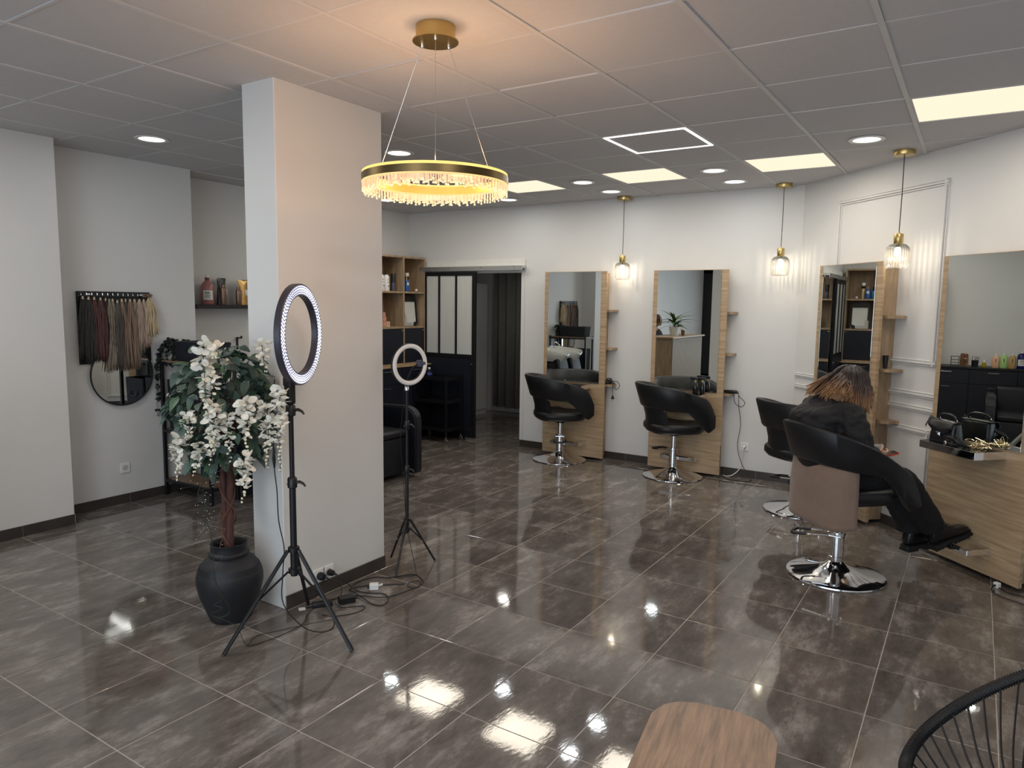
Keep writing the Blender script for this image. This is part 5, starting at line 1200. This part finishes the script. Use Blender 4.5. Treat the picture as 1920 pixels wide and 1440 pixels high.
bm = BM(); gridf(bm, rows, cu=False); fl_ = obj('flap', bm, BAGM, hbg, angle=60); fl_.modifiers.new('t', 'SOLIDIFY').thickness = .004
bm = BM(); box(bm, (-.020, -.064, .048), (.020, -.056, .072), .002); box(bm, (-.011, -.068, .053), (.011, -.0635, .067), .001); obj('clasp', bm, CHROME, fl_, False)
bm = BM(); tube(bm, spline([(-.075, 0, .146), (-.070, 0, .166), (-.035, 0, .182), (.035, 0, .182), (.070, 0, .166), (.075, 0, .146)], 5), .0075, 8); hd_ = obj('handle', bm, BAGM, hbg)
for x in (-.075, .075):
    bm = BM(); tube(bm, [(x+.010*math.cos(t_), 0, .150+.010*math.sin(t_)) for t_ in [2*PI*j/12 for j in range(12)]], .0022, 6, closed=True); box(bm, (x-.012, -.006, .139), (x+.012, .006, .144), .001); obj('ring', bm, CHROME, hd_)
bm = BM(); 
for k in range(7): tube(bm, spline([(-.085, -.012, .138), (-.105-.004*k, -.02, .143+.002*k), (-.125-.005*(k % 3), -.03-.004*k, .130-.008*k)], 4), .0022, 5)
obj('tassel', bm, BAGM, hbg)
bm = BM(); SPt = [(.095, -.01, .10), (.120, -.03, .075), (.150, -.05, .055), (.165, -.03, .030), (.130, -.055, .008), (.085, -.058, .010), (.070, -.062, .030), (.10, -.066, .050), (.155, -.06, .040), (.185, -.01, .012)]
sp_ = spline(SPt, 5); rows = [[p+Vector((0, 0, -.0135)), p+Vector((0, .003, .0)), p+Vector((0, 0, .0135))] for p in sp_]; rows = [[Vector((v.x, v.y, max(.0025, v.z))) for v in r_] for r_ in rows]
gridf(bm, rows, cu=False); st_ = obj('strap', bm, BAGM, hbg); st_.modifiers.new('t', 'SOLIDIFY').thickness = .0025
bm = BM(); box(bm, (.070, -.072, .002), (.092, -.064, .026), .003); obj('buckle', bm, CHROME, st_)
r = random.Random(21); jw = thing('gold_chain_heap', 'heap of gold chain and ribbon on the right end of the nearest ledge', 'jewellery', at(3, .10, -.27, .8162), -PI/4)
for k in range(8):
    P = [(r.gauss(0, .034), r.gauss(0, .022), max(.004, abs(r.gauss(.016, .018)))) for q in range(9)]; bm = BM(); tube(bm, spline(P, 5), .0023, 5); obj('chain', bm, mat('bright_gold', (.80, .68, .46, 1), .22, 1, var=.05), jw)
bm = BM(); lathe(bm, [(.0, .0), (.012, .006), (.014, .012), (.008, .018), (0, .019)], 8); o = obj('crystal_stopper', bm, mat('clear_crystal', (.8, .9, .92, 1), .05, trans=.6), loc=at(3, .015, -.325, .8162)); tag(o, 'small clear crystal piece between the bag and the gold chain', 'ornament')

# ---------------------------------------------------------------- reception desk (seen in the second mirror)
dk = thing('reception_desk', 'wooden reception desk seen in the mirror of the second station', 'desk', (-4.83, .42, 0))
FLUT = mat('grey_beige_slats', srgb(150, 138, 122), .5, var=.06, vscale=6, vstretch=(8, 8, .6))
bm = BM(); box(bm, (-.25, -.85, .0), (.215, .80, 1.07), .002); obj('body', bm, OAKV, dk, False)
bm = BM(); box(bm, (-.30, -.92, 1.0702), (.26, .86, 1.10), .003); obj('top', bm, OAK, dk, False)
b2 = BM(); box(b2, (.2155, -.012, .03), (.232, .012, 1.06), .003); sm = mesh_of('slat', b2, FLUT, False)
for k in range(51): put('slat', sm, dk, (0, -.82+k*.032, 0))
pp = thing('potted_plant', 'leafy dracaena in a white pot on the reception desk, seen in the mirror', 'plant', (-4.80, .62, 1.1002))
bm = BM(); lathe(bm, [(.07, 0), (.095, .13), (.10, .17), (.09, .17), (.085, .14), (0, .14)], 28, cap=False); lathe(bm, [(0, .002), (.07, 0)], 28, cap=False); obj('pot', bm, WHITEP, pp)
DR = leafmesh('leaf', .36, .055, mat('dark_striped_leaf', srgb(40, 62, 34), .4, col2=srgb(92, 116, 52), vscale=5, vstretch=(1, 14, 1)), .15, .75, 8); r = random.Random(2)
bm = BM(); tube(bm, [(0, 0, .14), (.005, 0, .24)], .014, 8); obj('stem', bm, STEMG, pp)
for k in range(26): put('leaf', DR, pp, (0, 0, .17+.004*k), (r.gauss(0, .2), -r.uniform(.25, 1.2), k*2.4))
bottle('drink_cup', 'clear cup with amber iced drink beside the plant on the desk, seen in the mirror', (-4.72, .36, 1.1002), [(.03, 0), (.04, .10)], mat('amber_drink', srgb(120, 84, 40), .2, var=.3, vscale=40), [(.042, .1005), (.042, .115), (.02, .13)], WHITEP, 'cup')
# ---------------------------------------------------------------- people
SKIN = mat('warm_skin', srgb(206, 160, 136), .5, var=.05, vscale=12)
def skin_mesh(chains, sub=2, vox=None, smooth=6, extra=None):
    # chains: list of lists of (point, radius); first point of a chain may be an int index into earlier vertices
    bm = BM(); allv = []; rad = []; edges = []
    for ch in chains:
        prev = None
        for it in ch:
            if isinstance(it, int): prev = it; continue
            p, r_ = it; allv.append(p); rad.append(r_ if isinstance(r_, tuple) else (r_, r_)); i = len(allv)-1
            if prev is not None: edges.append((prev, i))
            prev = i
    bm.free(); me = bpy.data.meshes.new('skin'); me.from_pydata([tuple(p) for p in allv], edges, [])
    o = bpy.data.objects.new('skin_tmp', me); COL.objects.link(o)
    o.modifiers.new('s', 'SKIN'); 
    if not me.skin_vertices: bpy.context.view_layer.objects.active = o
    if not me.skin_vertices:
        a = me.attributes  # the layer is made by the modifier when the mesh has none
    sv = me.skin_vertices[0].data if me.skin_vertices else None
    if sv:
        for i, v in enumerate(sv): v.radius = rad[i]; v.use_root = (i == 0)
    m = o.modifiers.new('u', 'SUBSURF'); m.levels = sub; m.render_levels = sub
    dg = bpy.context.evaluated_depsgraph_get(); out = bpy.data.meshes.new_from_object(o.evaluated_get(dg)); bpy.data.objects.remove(o)
    return out
def merge_remesh(meshes, vox, smooth=4, bm_extra=None):
    bm = BM()
    for me in meshes: bm.from_mesh(me)
    if bm_extra: bm_extra(bm)
    me = bpy.data.meshes.new('m'); bm.to_mesh(me); bm.free(); o = bpy.data.objects.new('t', me); COL.objects.link(o)
    q = o.modifiers.new('r', 'REMESH'); q.mode = 'VOXEL'; q.voxel_size = vox; q.use_smooth_shade = True
    if smooth: s_ = o.modifiers.new('s', 'SMOOTH'); s_.iterations = smooth; s_.factor = .5
    dg = bpy.context.evaluated_depsgraph_get(); out = bpy.data.meshes.new_from_object(o.evaluated_get(dg)); bpy.data.objects.remove(o); return out
def loft_tube(bm, pts, n=14, k=4):
    # limb: list of (point, rx, ry) swept with smooth interpolation; ry along the side axis
    P = spline([p for p, *_ in pts], k); m = len(pts); R = []
    for i in range(len(P)):
        q = i/(len(P)-1)*(m-1); a = int(min(m-2, q)); f = q-a; f = f*f*(3-2*f); rr = pts[a][1]*(1-f)+pts[a+1][1]*f; R.append(rr)
    return tube(bm, P, R, n)
def finger(bm, base, d, nrm, L_, r0, bend):
    # three phalanges, each bent a little more towards nrm
    p = Vector(base); d = Vector(d).normalized(); nrm = Vector(nrm).normalized(); pts = [p-d*.014, p]; ang = 0
    for k, f in enumerate((.45, .32, .23)):
        ang += bend*(.7+.3*k); dd = d*math.cos(ang)+nrm*math.sin(ang); p = p+dd*L_*f; pts.append(p)
    tube(bm, spline(pts, 3), [r0*(1-.28*i/(3*(len(pts)-1))) for i in range(3*(len(pts)-1)+1)], 8)
    ball(bm, pts[-1], r0*.72, 8)
def hand(bm, wrist, d, nrm, side, bend=.5, S_=1.0, thumb_bend=.35):
    # d: wrist -> knuckles, nrm: palm facing, side: towards the thumb
    d = Vector(d).normalized(); nrm = Vector(nrm); nrm = (nrm-d*nrm.dot(d)).normalized(); sd = d.cross(nrm); 
    if sd.dot(Vector(side)) < 0: sd = -sd
    w = Vector(wrist)
    rows = []
    for (t_, hw, hh) in ((-.012, .024, .017), (.01, .028, .016), (.04, .038, .0145), (.07, .041, .013), (.085, .040, .0115)):
        c = w+d*t_*S_; rows.append([c+sd*(hw*S_*math.cos(a))+nrm*(hh*S_*math.sin(a)) for a in [2*PI*j/14 for j in range(14)]])
    gridf(bm, rows, cu=True, cap=True)
    for k, (off, L_, r0) in enumerate(((.030, .070, .0085), (.010, .078, .0088), (-.011, .073, .0084), (-.030, .058, .0074))):
        finger(bm, w+(d*(.083-.004*abs(k-1))+sd*off)*S_, d+sd*off*.9, nrm, L_*S_, r0*S_, bend*(1+.1*k))
    finger(bm, w+(d*.030+sd*.034)*S_, d*.62+sd*.75+nrm*.25, nrm-sd*.5, .064*S_, .0098*S_, thumb_bend)
def head_shape(bm, c, M, S_=1.0):
    # skull, jaw, nose, ears, eyes and lips; local +y is the face, +z the crown
    n, m = 28, 20; rows = []
    for i in range(m+1):
        el = -PI/2+PI*i/m; row = []
        for j in range(n):
            az = 2*PI*j/n; x, y, z = math.cos(el)*math.sin(az), math.cos(el)*math.cos(az), math.sin(el)
            X_, Y_, Z_ = .073*x, .092*y, .112*z
            if z < 0: X_ *= 1-.34*(-z)**1.3; Y_ = Y_*(1-.18*(-z)) + (.020*(-z) if y > 0 else .018*z*-1*(-1))
            if z < -.2 and y < 0: Y_ *= .80
            f = max(0, y)**10*max(0, 1-abs(x)*3)
            Y_ += f*(.022*math.exp(-((z+.18)/.14)**2)-.006*math.exp(-((z-.08)/.08)**2)+.006*math.exp(-((z+.50)/.07)**2)-.004*math.exp(-((z+.62)/.05)**2)+.006*math.exp(-((z+.80)/.1)**2))
            for sx in (-1, 1): Y_ -= .007*math.exp(-((x-sx*.40)/.16)**2-((z-.02)/.10)**2)*(y > 0)
            row.append(M @ (Vector((X_, Y_, Z_))*S_)+Vector(c))
        rows.append(row)
    gridf(bm, rows, cu=True, cap=False)
    for sx in (-1, 1):
        R_ = []
        for t_ in range(10):
            a = 2*PI*t_/10; R_.append(M @ (Vector((sx*(.073+.008*(math.cos(a)*.2+1)), -.012+.016*math.cos(a), -.005+.030*math.sin(a)))*S_)+Vector(c))
        tube(bm, R_, .006*S_, 6, closed=True)
def solid(name, me, m, parent, label=None):
    me.materials.clear(); me.materials.append(m); me.shade_smooth(); me.name = name; return put(name, me, parent, label=label)
def folds(me, amp, scale, seed=0):
    me.update(); nv = [v.normal.copy() for v in me.vertices]
    for v, nn in zip(me.vertices, nv):
        c = v.co; v.co += nn*amp*(noise.noise(Vector((c.x*scale+seed, c.y*scale*.8, c.z*scale*1.6)))+.5*noise.noise(Vector((c.x*scale*2.3, c.y*scale*2.3+seed, c.z*scale*3))))
def mesh_limb(chains, n=16):
    bm = BM()
    for ch in chains: loft_tube(bm, ch, n)
    me = bpy.data.meshes.new('l'); bm.to_mesh(me); bm.free(); return me
def torso_mesh(secs):
    # secs: (centre, half width, half depth, forward tilt) -> loft of superellipses
    rows = []
    for (c, w, d, ti) in secs:
        M = Matrix.Rotation(-ti, 3, 'X'); row = []
        for j in range(28):
            a = 2*PI*j/28; x, y = math.cos(a), math.sin(a); row.append(Vector(c)+M @ Vector((w*math.copysign(abs(x)**.8, x), d*math.copysign(abs(y)**.8, y), 0)))
        rows.append(row)
    # resample along the spine
    out = []; k = 4
    for j in range(28): out.append(spline([r_[j] for r_ in rows], k))
    rows = [[out[j][i] for j in range(28)] for i in range(len(out[0]))]
    bm = BM(); gridf(bm, rows, cu=True, cap=True); me = bpy.data.meshes.new('t'); bm.to_mesh(me); bm.free(); return me

# --- the seated woman, in the frame of her chair: x to her right, y forward
BASE = Vector((-.636, 4.747, 0)); RZ = -PI/4
wm_ = thing('person', 'woman in black with copper-brown hair, bent over her phone in the near salon chair', 'person', BASE, RZ)
V = Vector
hipR, hipL = V((.095, -.13, .655)), V((-.095, -.13, .655)); kneeR, kneeL = V((.095, .345, .615)), V((-.05, .36, .585)); ankR, ankL = V((.075, .640, .285)), V((-.045, .585, .225))
neck0, neck1 = V((0, -.075, 1.085)), V((0, -.02, 1.14)); hc_ = V((0, .035, 1.195))
shR, shL = V((.165, -.10, 1.035)), V((-.165, -.10, 1.035)); elR, elL = V((.235, -.045, .815)), V((-.23, -.03, .815)); wrR, wrL = V((.105, .135, .785)), V((-.085, .15, .765))
HM_ = Matrix.Rotation(math.radians(-48), 3, 'X')
body = [torso_mesh([((0, -.12, .60), .135, .085, 0), ((0, -.13, .66), .135, .085, .0), ((0, -.155, .77), .120, .080, .05), ((0, -.185, .87), .122, .082, .15), ((0, -.19, .965), .148, .090, .45), ((0, -.135, 1.04), .150, .070, .7), ((0, -.10, 1.075), .09, .05, .85)]),
        mesh_limb([[(V((0, -.12, 1.055)), .056), (neck0, .050), (neck1, .047), (hc_, .05)], [(shR*.8+V((0, -.02, .20)), .05), (shR, .050), (elR, .038), (wrR, .024)], [(shL*.8+V((0, -.02, .20)), .05), (shL, .050), (elL, .038), (wrL, .024)],
                   [(hipR, .085), (V((.1, .12, .635)), .078), (kneeR, .058), (V((.085, .48, .46)), .052), (ankR, .034)], [(hipL, .085), (V((-.08, .12, .62)), .078), (kneeL, .058), (V((-.05, .47, .42)), .052), (ankL, .034)]], 14)]
def ex(bm):
    head_shape(bm, hc_, HM_)
    hand(bm, wrR, (-.18, .95, -.16), (-.85, -.2, .45), (0, .3, .95), .45, .92); hand(bm, wrL, (.45, .85, -.1), (.6, -.2, .75), (-.2, .6, .6), .5, .92)
bodym = merge_remesh(body, .0052, 2, ex); bodyo = solid('body', bodym, SKIN, wm_)
EYE = mat('eye_white', (.8, .78, .75, 1), .2); IRIS = mat('dark_iris', srgb(58, 40, 30), .2); LIP = mat('rose_lips', srgb(168, 96, 92), .45)
for sx in (-1, 1):
    bm = BM(); c = HM_ @ V((sx*.030, .076, .004))+hc_; ball(bm, c, .0115, 10); e_ = obj('eye', bm, EYE, bodyo)
    bm = BM(); ball(bm, HM_ @ V((sx*.030, .0845, .003))+hc_, .0052, 8); 
    obj('eyebrow', tube(bm, [HM_ @ V((sx*.014, .091, .022))+hc_, HM_ @ V((sx*.03, .090, .028))+hc_, HM_ @ V((sx*.046, .078, .023))+hc_], .0024, 5), IRIS, bodyo)
bm = BM(); tube(bm, [HM_ @ V((-.022, .083, -.056))+hc_, HM_ @ V((-.008, .094, -.0535))+hc_, HM_ @ V((.008, .094, -.0535))+hc_, HM_ @ V((.022, .083, -.056))+hc_], [.002, .005, .005, .002], 6); obj('lips', bm, LIP, bodyo)
# blouse: loose, gathered at the waist, sleeves to the wrists
SHIRT = mat('black_blouse_cloth', srgb(20, 19, 22), .75, var=.12, vscale=10, bump=.18, bscale=90); TROU = mat('black_trouser_cloth', srgb(14, 14, 17), .8, var=.1, vscale=10, bump=.12, bscale=120)
sh_ = [torso_mesh([((0, -.07, .615), .170, .115, 0), ((0, -.085, .68), .178, .118, .0), ((0, -.12, .77), .176, .115, .05), ((0, -.18, .88), .180, .130, .2), ((0, -.185, .985), .186, .132, .45), ((0, -.13, 1.05), .170, .088, .7), ((0, -.095, 1.085), .088, .062, .85)]),
       mesh_limb([[(V((.07, -.13, 1.03)), .075), (shR, .082), (V((.225, -.08, .92)), .078), (elR+V((.0, 0, -.005)), .074), (V((.185, .05, .79)), .062), (wrR+V((.012, -.02, 0)), .038)], [(V((-.07, -.13, 1.03)), .075), (shL, .082), (V((-.225, -.08, .92)), .078), (elL, .074), (V((-.175, .06, .785)), .062), (wrL+V((-.01, -.02, 0)), .038)]], 16)]
shm = merge_remesh(sh_, .009, 5); folds(shm, .014, 12, 3); solid('blouse', shm, SHIRT, wm_)
tr2 = mesh_limb([[(V((.08, -.145, .645)), .085), (hipR, .105), (V((.105, .10, .630)), .100), (V((.10, .29, .622)), .086), (kneeR+V((0, .025, -.012)), .080), (V((.088, .475, .475)), .080), (V((.08, .565, .365)), .080), (ankR+V((0, -.03, .015)), .078)],
                 [(V((-.08, -.145, .645)), .085), (hipL, .105), (V((-.085, .10, .605)), .098), (V((-.06, .29, .585)), .088), (kneeL+V((0, .02, -.01)), .080), (V((-.045, .46, .43)), .080), (V((-.045, .54, .32)), .082), (ankL+V((0, -.03, .02)), .080)]], 18)
trm = merge_remesh([tr2], .009, 4); folds(trm, .005, 11, 8); solid('trousers', trm, TROU, wm_)
# lace-up boots with chunky treaded soles
BOOT = mat('black_boot_leather', srgb(20, 20, 22), .28, var=.1); SOLE = mat('black_rubber_sole', srgb(26, 26, 28), .7, var=.1)
def boot(ank, heading, pitch):
    M = Matrix.Translation(ank) @ Matrix.Rotation(heading, 4, 'Z') @ Matrix.Rotation(pitch, 4, 'X')
    rows = []
    for (y, w, zt, zb) in ((-.075, .020, -.01, -.062), (-.068, .030, .02, -.066), (-.05, .036, .06, -.068), (-.01, .040, .065, -.068), (.03, .041, .045, -.068), (.07, .044, -.002, -.068), (.11, .048, -.018, -.068), (.15, .046, -.024, -.066), (.178, .036, -.034, -.062), (.192, .018, -.046, -.058)):
        zc, hh = (zt+zb)/2, (zt-zb)/2; rows.append([M @ V((w*math.copysign(abs(math.cos(a))**.7, math.cos(a)), y, zc+hh*math.copysign(abs(math.sin(a))**.75, math.sin(a)))) for a in [2*PI*j/20 for j in range(20)]])
    bm = BM(); gridf(bm, rows, cu=True, cap=True); tube(bm, [M @ V((0, -.012, .02)), M @ V((0, -.02, .085))], [.042, .046], 16); b_ = obj('boot', bm, BOOT, wm_, angle=0)
    bm = BM()
    out = []
    for (y, w) in ((-.083, .018), (-.076, .034), (-.04, .042), (0, .041), (.04, .042), (.10, .051), (.15, .049), (.185, .038), (.200, .018)): out.append((y, w))
    pts = [(w, y) for y, w in out]+[(-w, y) for y, w in out[::-1]]; prism(bm, pts, -.090, -.067, M=M)
    for y0, y1, hx in ((-.080, .005, .040), (.055, .195, .044)):
        k = 0; y = y0
        while y < y1-.008:
            w_ = hx*(1 if y < .16 else .72); box(bm, (-w_, y, -.106), (w_, y+.016, -.0895), .002, M=M); y += .022
    obj('sole', bm, SOLE, b_, False)
    bm = BM()
    for k in range(4): y = .025+.022*k; z = .045-.02*k; tube(bm, [M @ V((-.024, y, z)), M @ V((0, y+.004, z+.012)), M @ V((.024, y, z))], .0032, 5)
    obj('laces', bm, SOLE, b_)
boot(ankR+V((0, .03, -.01)), -.02, .34); boot(ankL+V((0, .01, -.005)), .12, .05)
# hair: a cap over the skull and strands falling from a middle parting, dark at the root and copper at the tips
hm = bpy.data.materials.new('copper_ombre_hair'); hm.use_nodes = True; nt = hm.node_tree; n_ = nt.nodes; L_n = nt.links
at_ = n_.new('ShaderNodeAttribute'); at_.attribute_name = 'along'; rp = n_.new('ShaderNodeValToRGB'); e_ = rp.color_ramp.elements
e_[0].position = .15; e_[0].color = srgb(42, 33, 31); e_[1].position = 1.0; e_[1].color = srgb(164, 124, 84); kk = e_.new(.48); kk.color = srgb(70, 52, 44); kk = e_.new(.78); kk.color = srgb(124, 86, 58)
L_n.new(at_.outputs['Fac'], rp.inputs[0]); hv = n_.new('ShaderNodeHueSaturation'); L_n.new(rp.outputs[0], hv.inputs['Color'])
a2 = n_.new('ShaderNodeAttribute'); a2.attribute_name = 'shade'; L_n.new(a2.outputs['Fac'], hv.inputs['Value'])
L_n.new(hv.outputs[0], n_['Principled BSDF'].inputs['Base Color']); n_['Principled BSDF'].inputs['Roughness'].default_value = .38
def hair(parent, c, rad, n, endz, seed, flare, tipback, material=hm):
    r = random.Random(seed); bm = BM(); la = bm.verts.layers.float.new('along'); ls = bm.verts.layers.float.new('shade')
    for k in range(n):
        y0 = r.uniform(-.75, .80); side = 1 if k % 2 else -1; x0 = side*r.uniform(.02, .30)
        if k % 3 == 0: x0 = side*r.uniform(.3, .9)
        az = math.atan2(y0+r.gauss(0, .1), x0+side*.15); zc = math.sqrt(max(.02, 1-min(.98, x0*x0+y0*y0)))
        el0 = math.asin(min(1, zc)); pts = []; sh = r.uniform(.72, 1.25); back = max(0, -math.sin(az)); fr = max(0, math.sin(az))
        m1 = 5; infl = r.uniform(1.02, 1.16); elend = .75*back**1.5
        for i in range(m1):
            el = elend+(max(el0, elend+.1)-elend)*(1-i/(m1-1)); pts.append(c+V((rad[0]*math.cos(el)*math.cos(az), rad[1]*math.cos(el)*math.sin(az), rad[2]*math.sin(el)))*infl)
        zend = endz(az)+r.gauss(0, .018); p = pts[-1]; m2 = 7; ph = r.uniform(0, 6.28)
        for i in range(1, m2+1):
            q = i/m2; fl_ = flare*q+tipback*back*q**.9
            pts.append(V((p.x+math.cos(az)*fl_*.8+.008*math.sin(ph+q*4), p.y+math.sin(az)*fl_-(.0 if not back else 0)+.008*math.cos(ph+q*3.3), p.z+(zend-p.z)*q)))
        nb = len(bm.verts); R_ = [(.0062 if i < len(pts)-2 else .003) for i in range(len(pts))]; P = spline(pts, 2); tube(bm, P, [.0048*(1-.7*(i/(len(P)-1))**3) for i in range(len(P))], 4)
        bm.verts.ensure_lookup_table(); vs = bm.verts[nb:]
        for i, v in enumerate(vs): v[la] = (i//4)/(len(P)-1); v[ls] = sh
    nb = len(bm.verts); ball(bm, c, 1.0, 20, (rad[0]*1.03, rad[1]*1.03, rad[2]*1.03)); bm.verts.ensure_lookup_table()
    for v in list(bm.verts[nb:]): v[la] = .12; v[ls] = 1
    q = [f for f in bm.faces if all(v[la] == bm.verts[nb][la] and (v.co-c).length > 0 for v in f.verts) and (f.calc_center_median().z < c.z-.03 and f.calc_center_median().y > c.y)]
    bmesh.ops.delete(bm, geom=[f for f in q if f.is_valid], context='FACES')
    return obj('hair', bm, material, parent, angle=0)
def endz(az):
    s_ = math.sin(az); return 1.060 if abs(s_) < .45 else (1.150 if s_ < 0 else 1.05+.06*s_)
hair(wm_, V((0, .012, 1.205)), (.088, .104, .102), 900, endz, 4, .022, .15)
# her phone, lying in both hands
ph = thing('smartphone', 'smartphone with orange-red case held by the seated woman', 'phone', BASE+Matrix.Rotation(RZ, 3, 'Z') @ V((.035, .262, .765)), RZ)
Mp = Matrix.Rotation(-.25, 4, 'Z') @ Matrix.Rotation(math.radians(14), 4, 'X')
bm = BM(); prism(bm, rrect(.078, .156, .012, 4), -.005, .004, M=Mp); obj('case', bm, mat('orange_red_case', srgb(196, 70, 48), .4, var=.05), ph, angle=50)
bm = BM(); prism(bm, rrect(.071, .148, .009, 4), .0042, .0052, M=Mp); obj('screen', bm, mat('dark_phone_screen', srgb(32, 33, 38), .08), ph, False)
# brown coat hanging under the chair back from the seat
rows = []
for i in range(15):
    q = i/14; z = .742-.372*q; row = []
    for j in range(25):
        u = j/24; ph_ = -2.45+2.15*u            # round the rear and right-hand side of the seat
        R_ = .283+.004*math.sin(u*17+q*2)+.008*q*math.sin(u*9); pw = lambda v: math.copysign(abs(v)**.72, v); R_ -= .002-.010*min(1, q*2.5); x, y = R_*pw(math.sin(ph_+1.55)), .035-R_*pw(math.cos(ph_+1.55))
        row.append((x, y, z+.012*math.sin(u*7)*q+(.03*q*q if u < .08 else 0)))
    rows.append(row)
bm = BM(); gridf(bm, rows, cu=False); ct = obj('brown_coat', bm, mat('dusty_brown_cloth', srgb(128, 107, 94), .85, var=.08, vscale=9, bump=.12, bscale=120, sheen=.2), loc=BASE, rot=(0, 0, RZ)); ct.modifiers.new('t', 'SOLIDIFY').thickness = .004
tag(ct, 'dusty brown coat hanging down from the seat of the near salon chair', 'coat')

# --- receptionist behind the desk, seen in the second mirror
rp_ = thing('person', 'person in black behind the reception desk, seen in the mirror of the second station', 'person', (-5.27, .50, 0), -PI/2)
bd = [torso_mesh([((0, 0, .60), .15, .12, 0), ((0, 0, .72), .14, .11, 0), ((0, .02, .92), .15, .11, 0), ((0, .03, 1.08), .17, .10, .05), ((0, .03, 1.17), .15, .07, .1), ((0, .03, 1.21), .07, .05, .1)]),
      mesh_limb([[(V((0, .03, 1.17)), .055), (V((0, .04, 1.28)), .048)], [(V((.10, .03, 1.15)), .06), (V((.19, .04, 1.12)), .05), (V((.23, .10, .95)), .042), (V((.10, .22, 1.07)), .028)], [(V((-.10, .03, 1.15)), .06), (V((-.19, .04, 1.12)), .05), (V((-.23, .10, .95)), .042), (V((-.10, .22, 1.07)), .028)],
                 [(V((.09, 0, .60)), .085), (V((.10, .20, .58)), .07), (V((.10, .24, .40)), .055), (V((.10, .14, .07)), .04)], [(V((-.09, 0, .60)), .085), (V((-.10, .20, .58)), .07), (V((-.10, .24, .40)), .055), (V((-.10, .14, .07)), .04)]], 12)]
hc2 = V((0, .06, 1.37)); H2 = Matrix.Rotation(math.radians(-15), 3, 'X')
def ex2(bm): head_shape(bm, hc2, H2); hand(bm, V((.10, .22, 1.075)), (-.4, .8, .1), (0, 0, -1), (-1, 0, 0), .25, .9); hand(bm, V((-.10, .22, 1.075)), (.4, .8, .1), (0, 0, -1), (1, 0, 0), .25, .9)
b2o = solid('body', merge_remesh(bd, .007, 2, ex2), SKIN, rp_)
sm2 = merge_remesh([torso_mesh([((0, 0, .60), .175, .145, 0), ((0, 0, .72), .165, .135, 0), ((0, .02, .92), .172, .132, 0), ((0, .03, 1.08), .19, .12, .05), ((0, .03, 1.175), .165, .088, .1), ((0, .03, 1.20), .085, .06, .1)]), mesh_limb([[(V((.10, .03, 1.15)), .075), (V((.19, .04, 1.12)), .068), (V((.23, .10, .95)), .056)], [(V((-.10, .03, 1.15)), .075), (V((-.19, .04, 1.12)), .068), (V((-.23, .10, .95)), .056)]], 12)], .009, 4)
solid('black_top', sm2, SHIRT, rp_)
tm2 = merge_remesh([mesh_limb([[(V((.08, -.02, .61)), .10), (V((.10, .20, .585)), .088), (V((.10, .245, .40)), .072), (V((.10, .15, .10)), .062)], [(V((-.08, -.02, .61)), .10), (V((-.10, .20, .585)), .088), (V((-.10, .245, .40)), .072), (V((-.10, .15, .10)), .062)]], 12)], .009, 4); solid('trousers', tm2, TROU, rp_)
hair(rp_, V((0, .045, 1.385)), (.084, .098, .10), 160, lambda a: 1.30, 9, -.01, .0)
for s_ in (-1, 1):
    bm = BM(); box(bm, (s_*.10-.04, .09, .0), (s_*.10+.04, .29, .07), .02, 3); obj('shoe', bm, BOOT, rp_)
sl_ = thing('desk_stool', 'black stool of the person behind the reception desk', 'stool', (-5.27, .50, 0))
bm = BM(); lathe(bm, [(.0, .40), (.15, .40), (.165, .42), (.165, .46), (.15, .475), (0, .475)], 24, cap=False); obj('seat', bm, LEATH, sl_)
bm = BM(); lathe(bm, [(.022, .03), (.022, .399)], 12); obj('column', bm, CHROME, sl_)
bm = BM(); lathe(bm, [(.17, 0), (.17, .01), (.03, .03)], 24); obj('base', bm, CHROME, sl_)
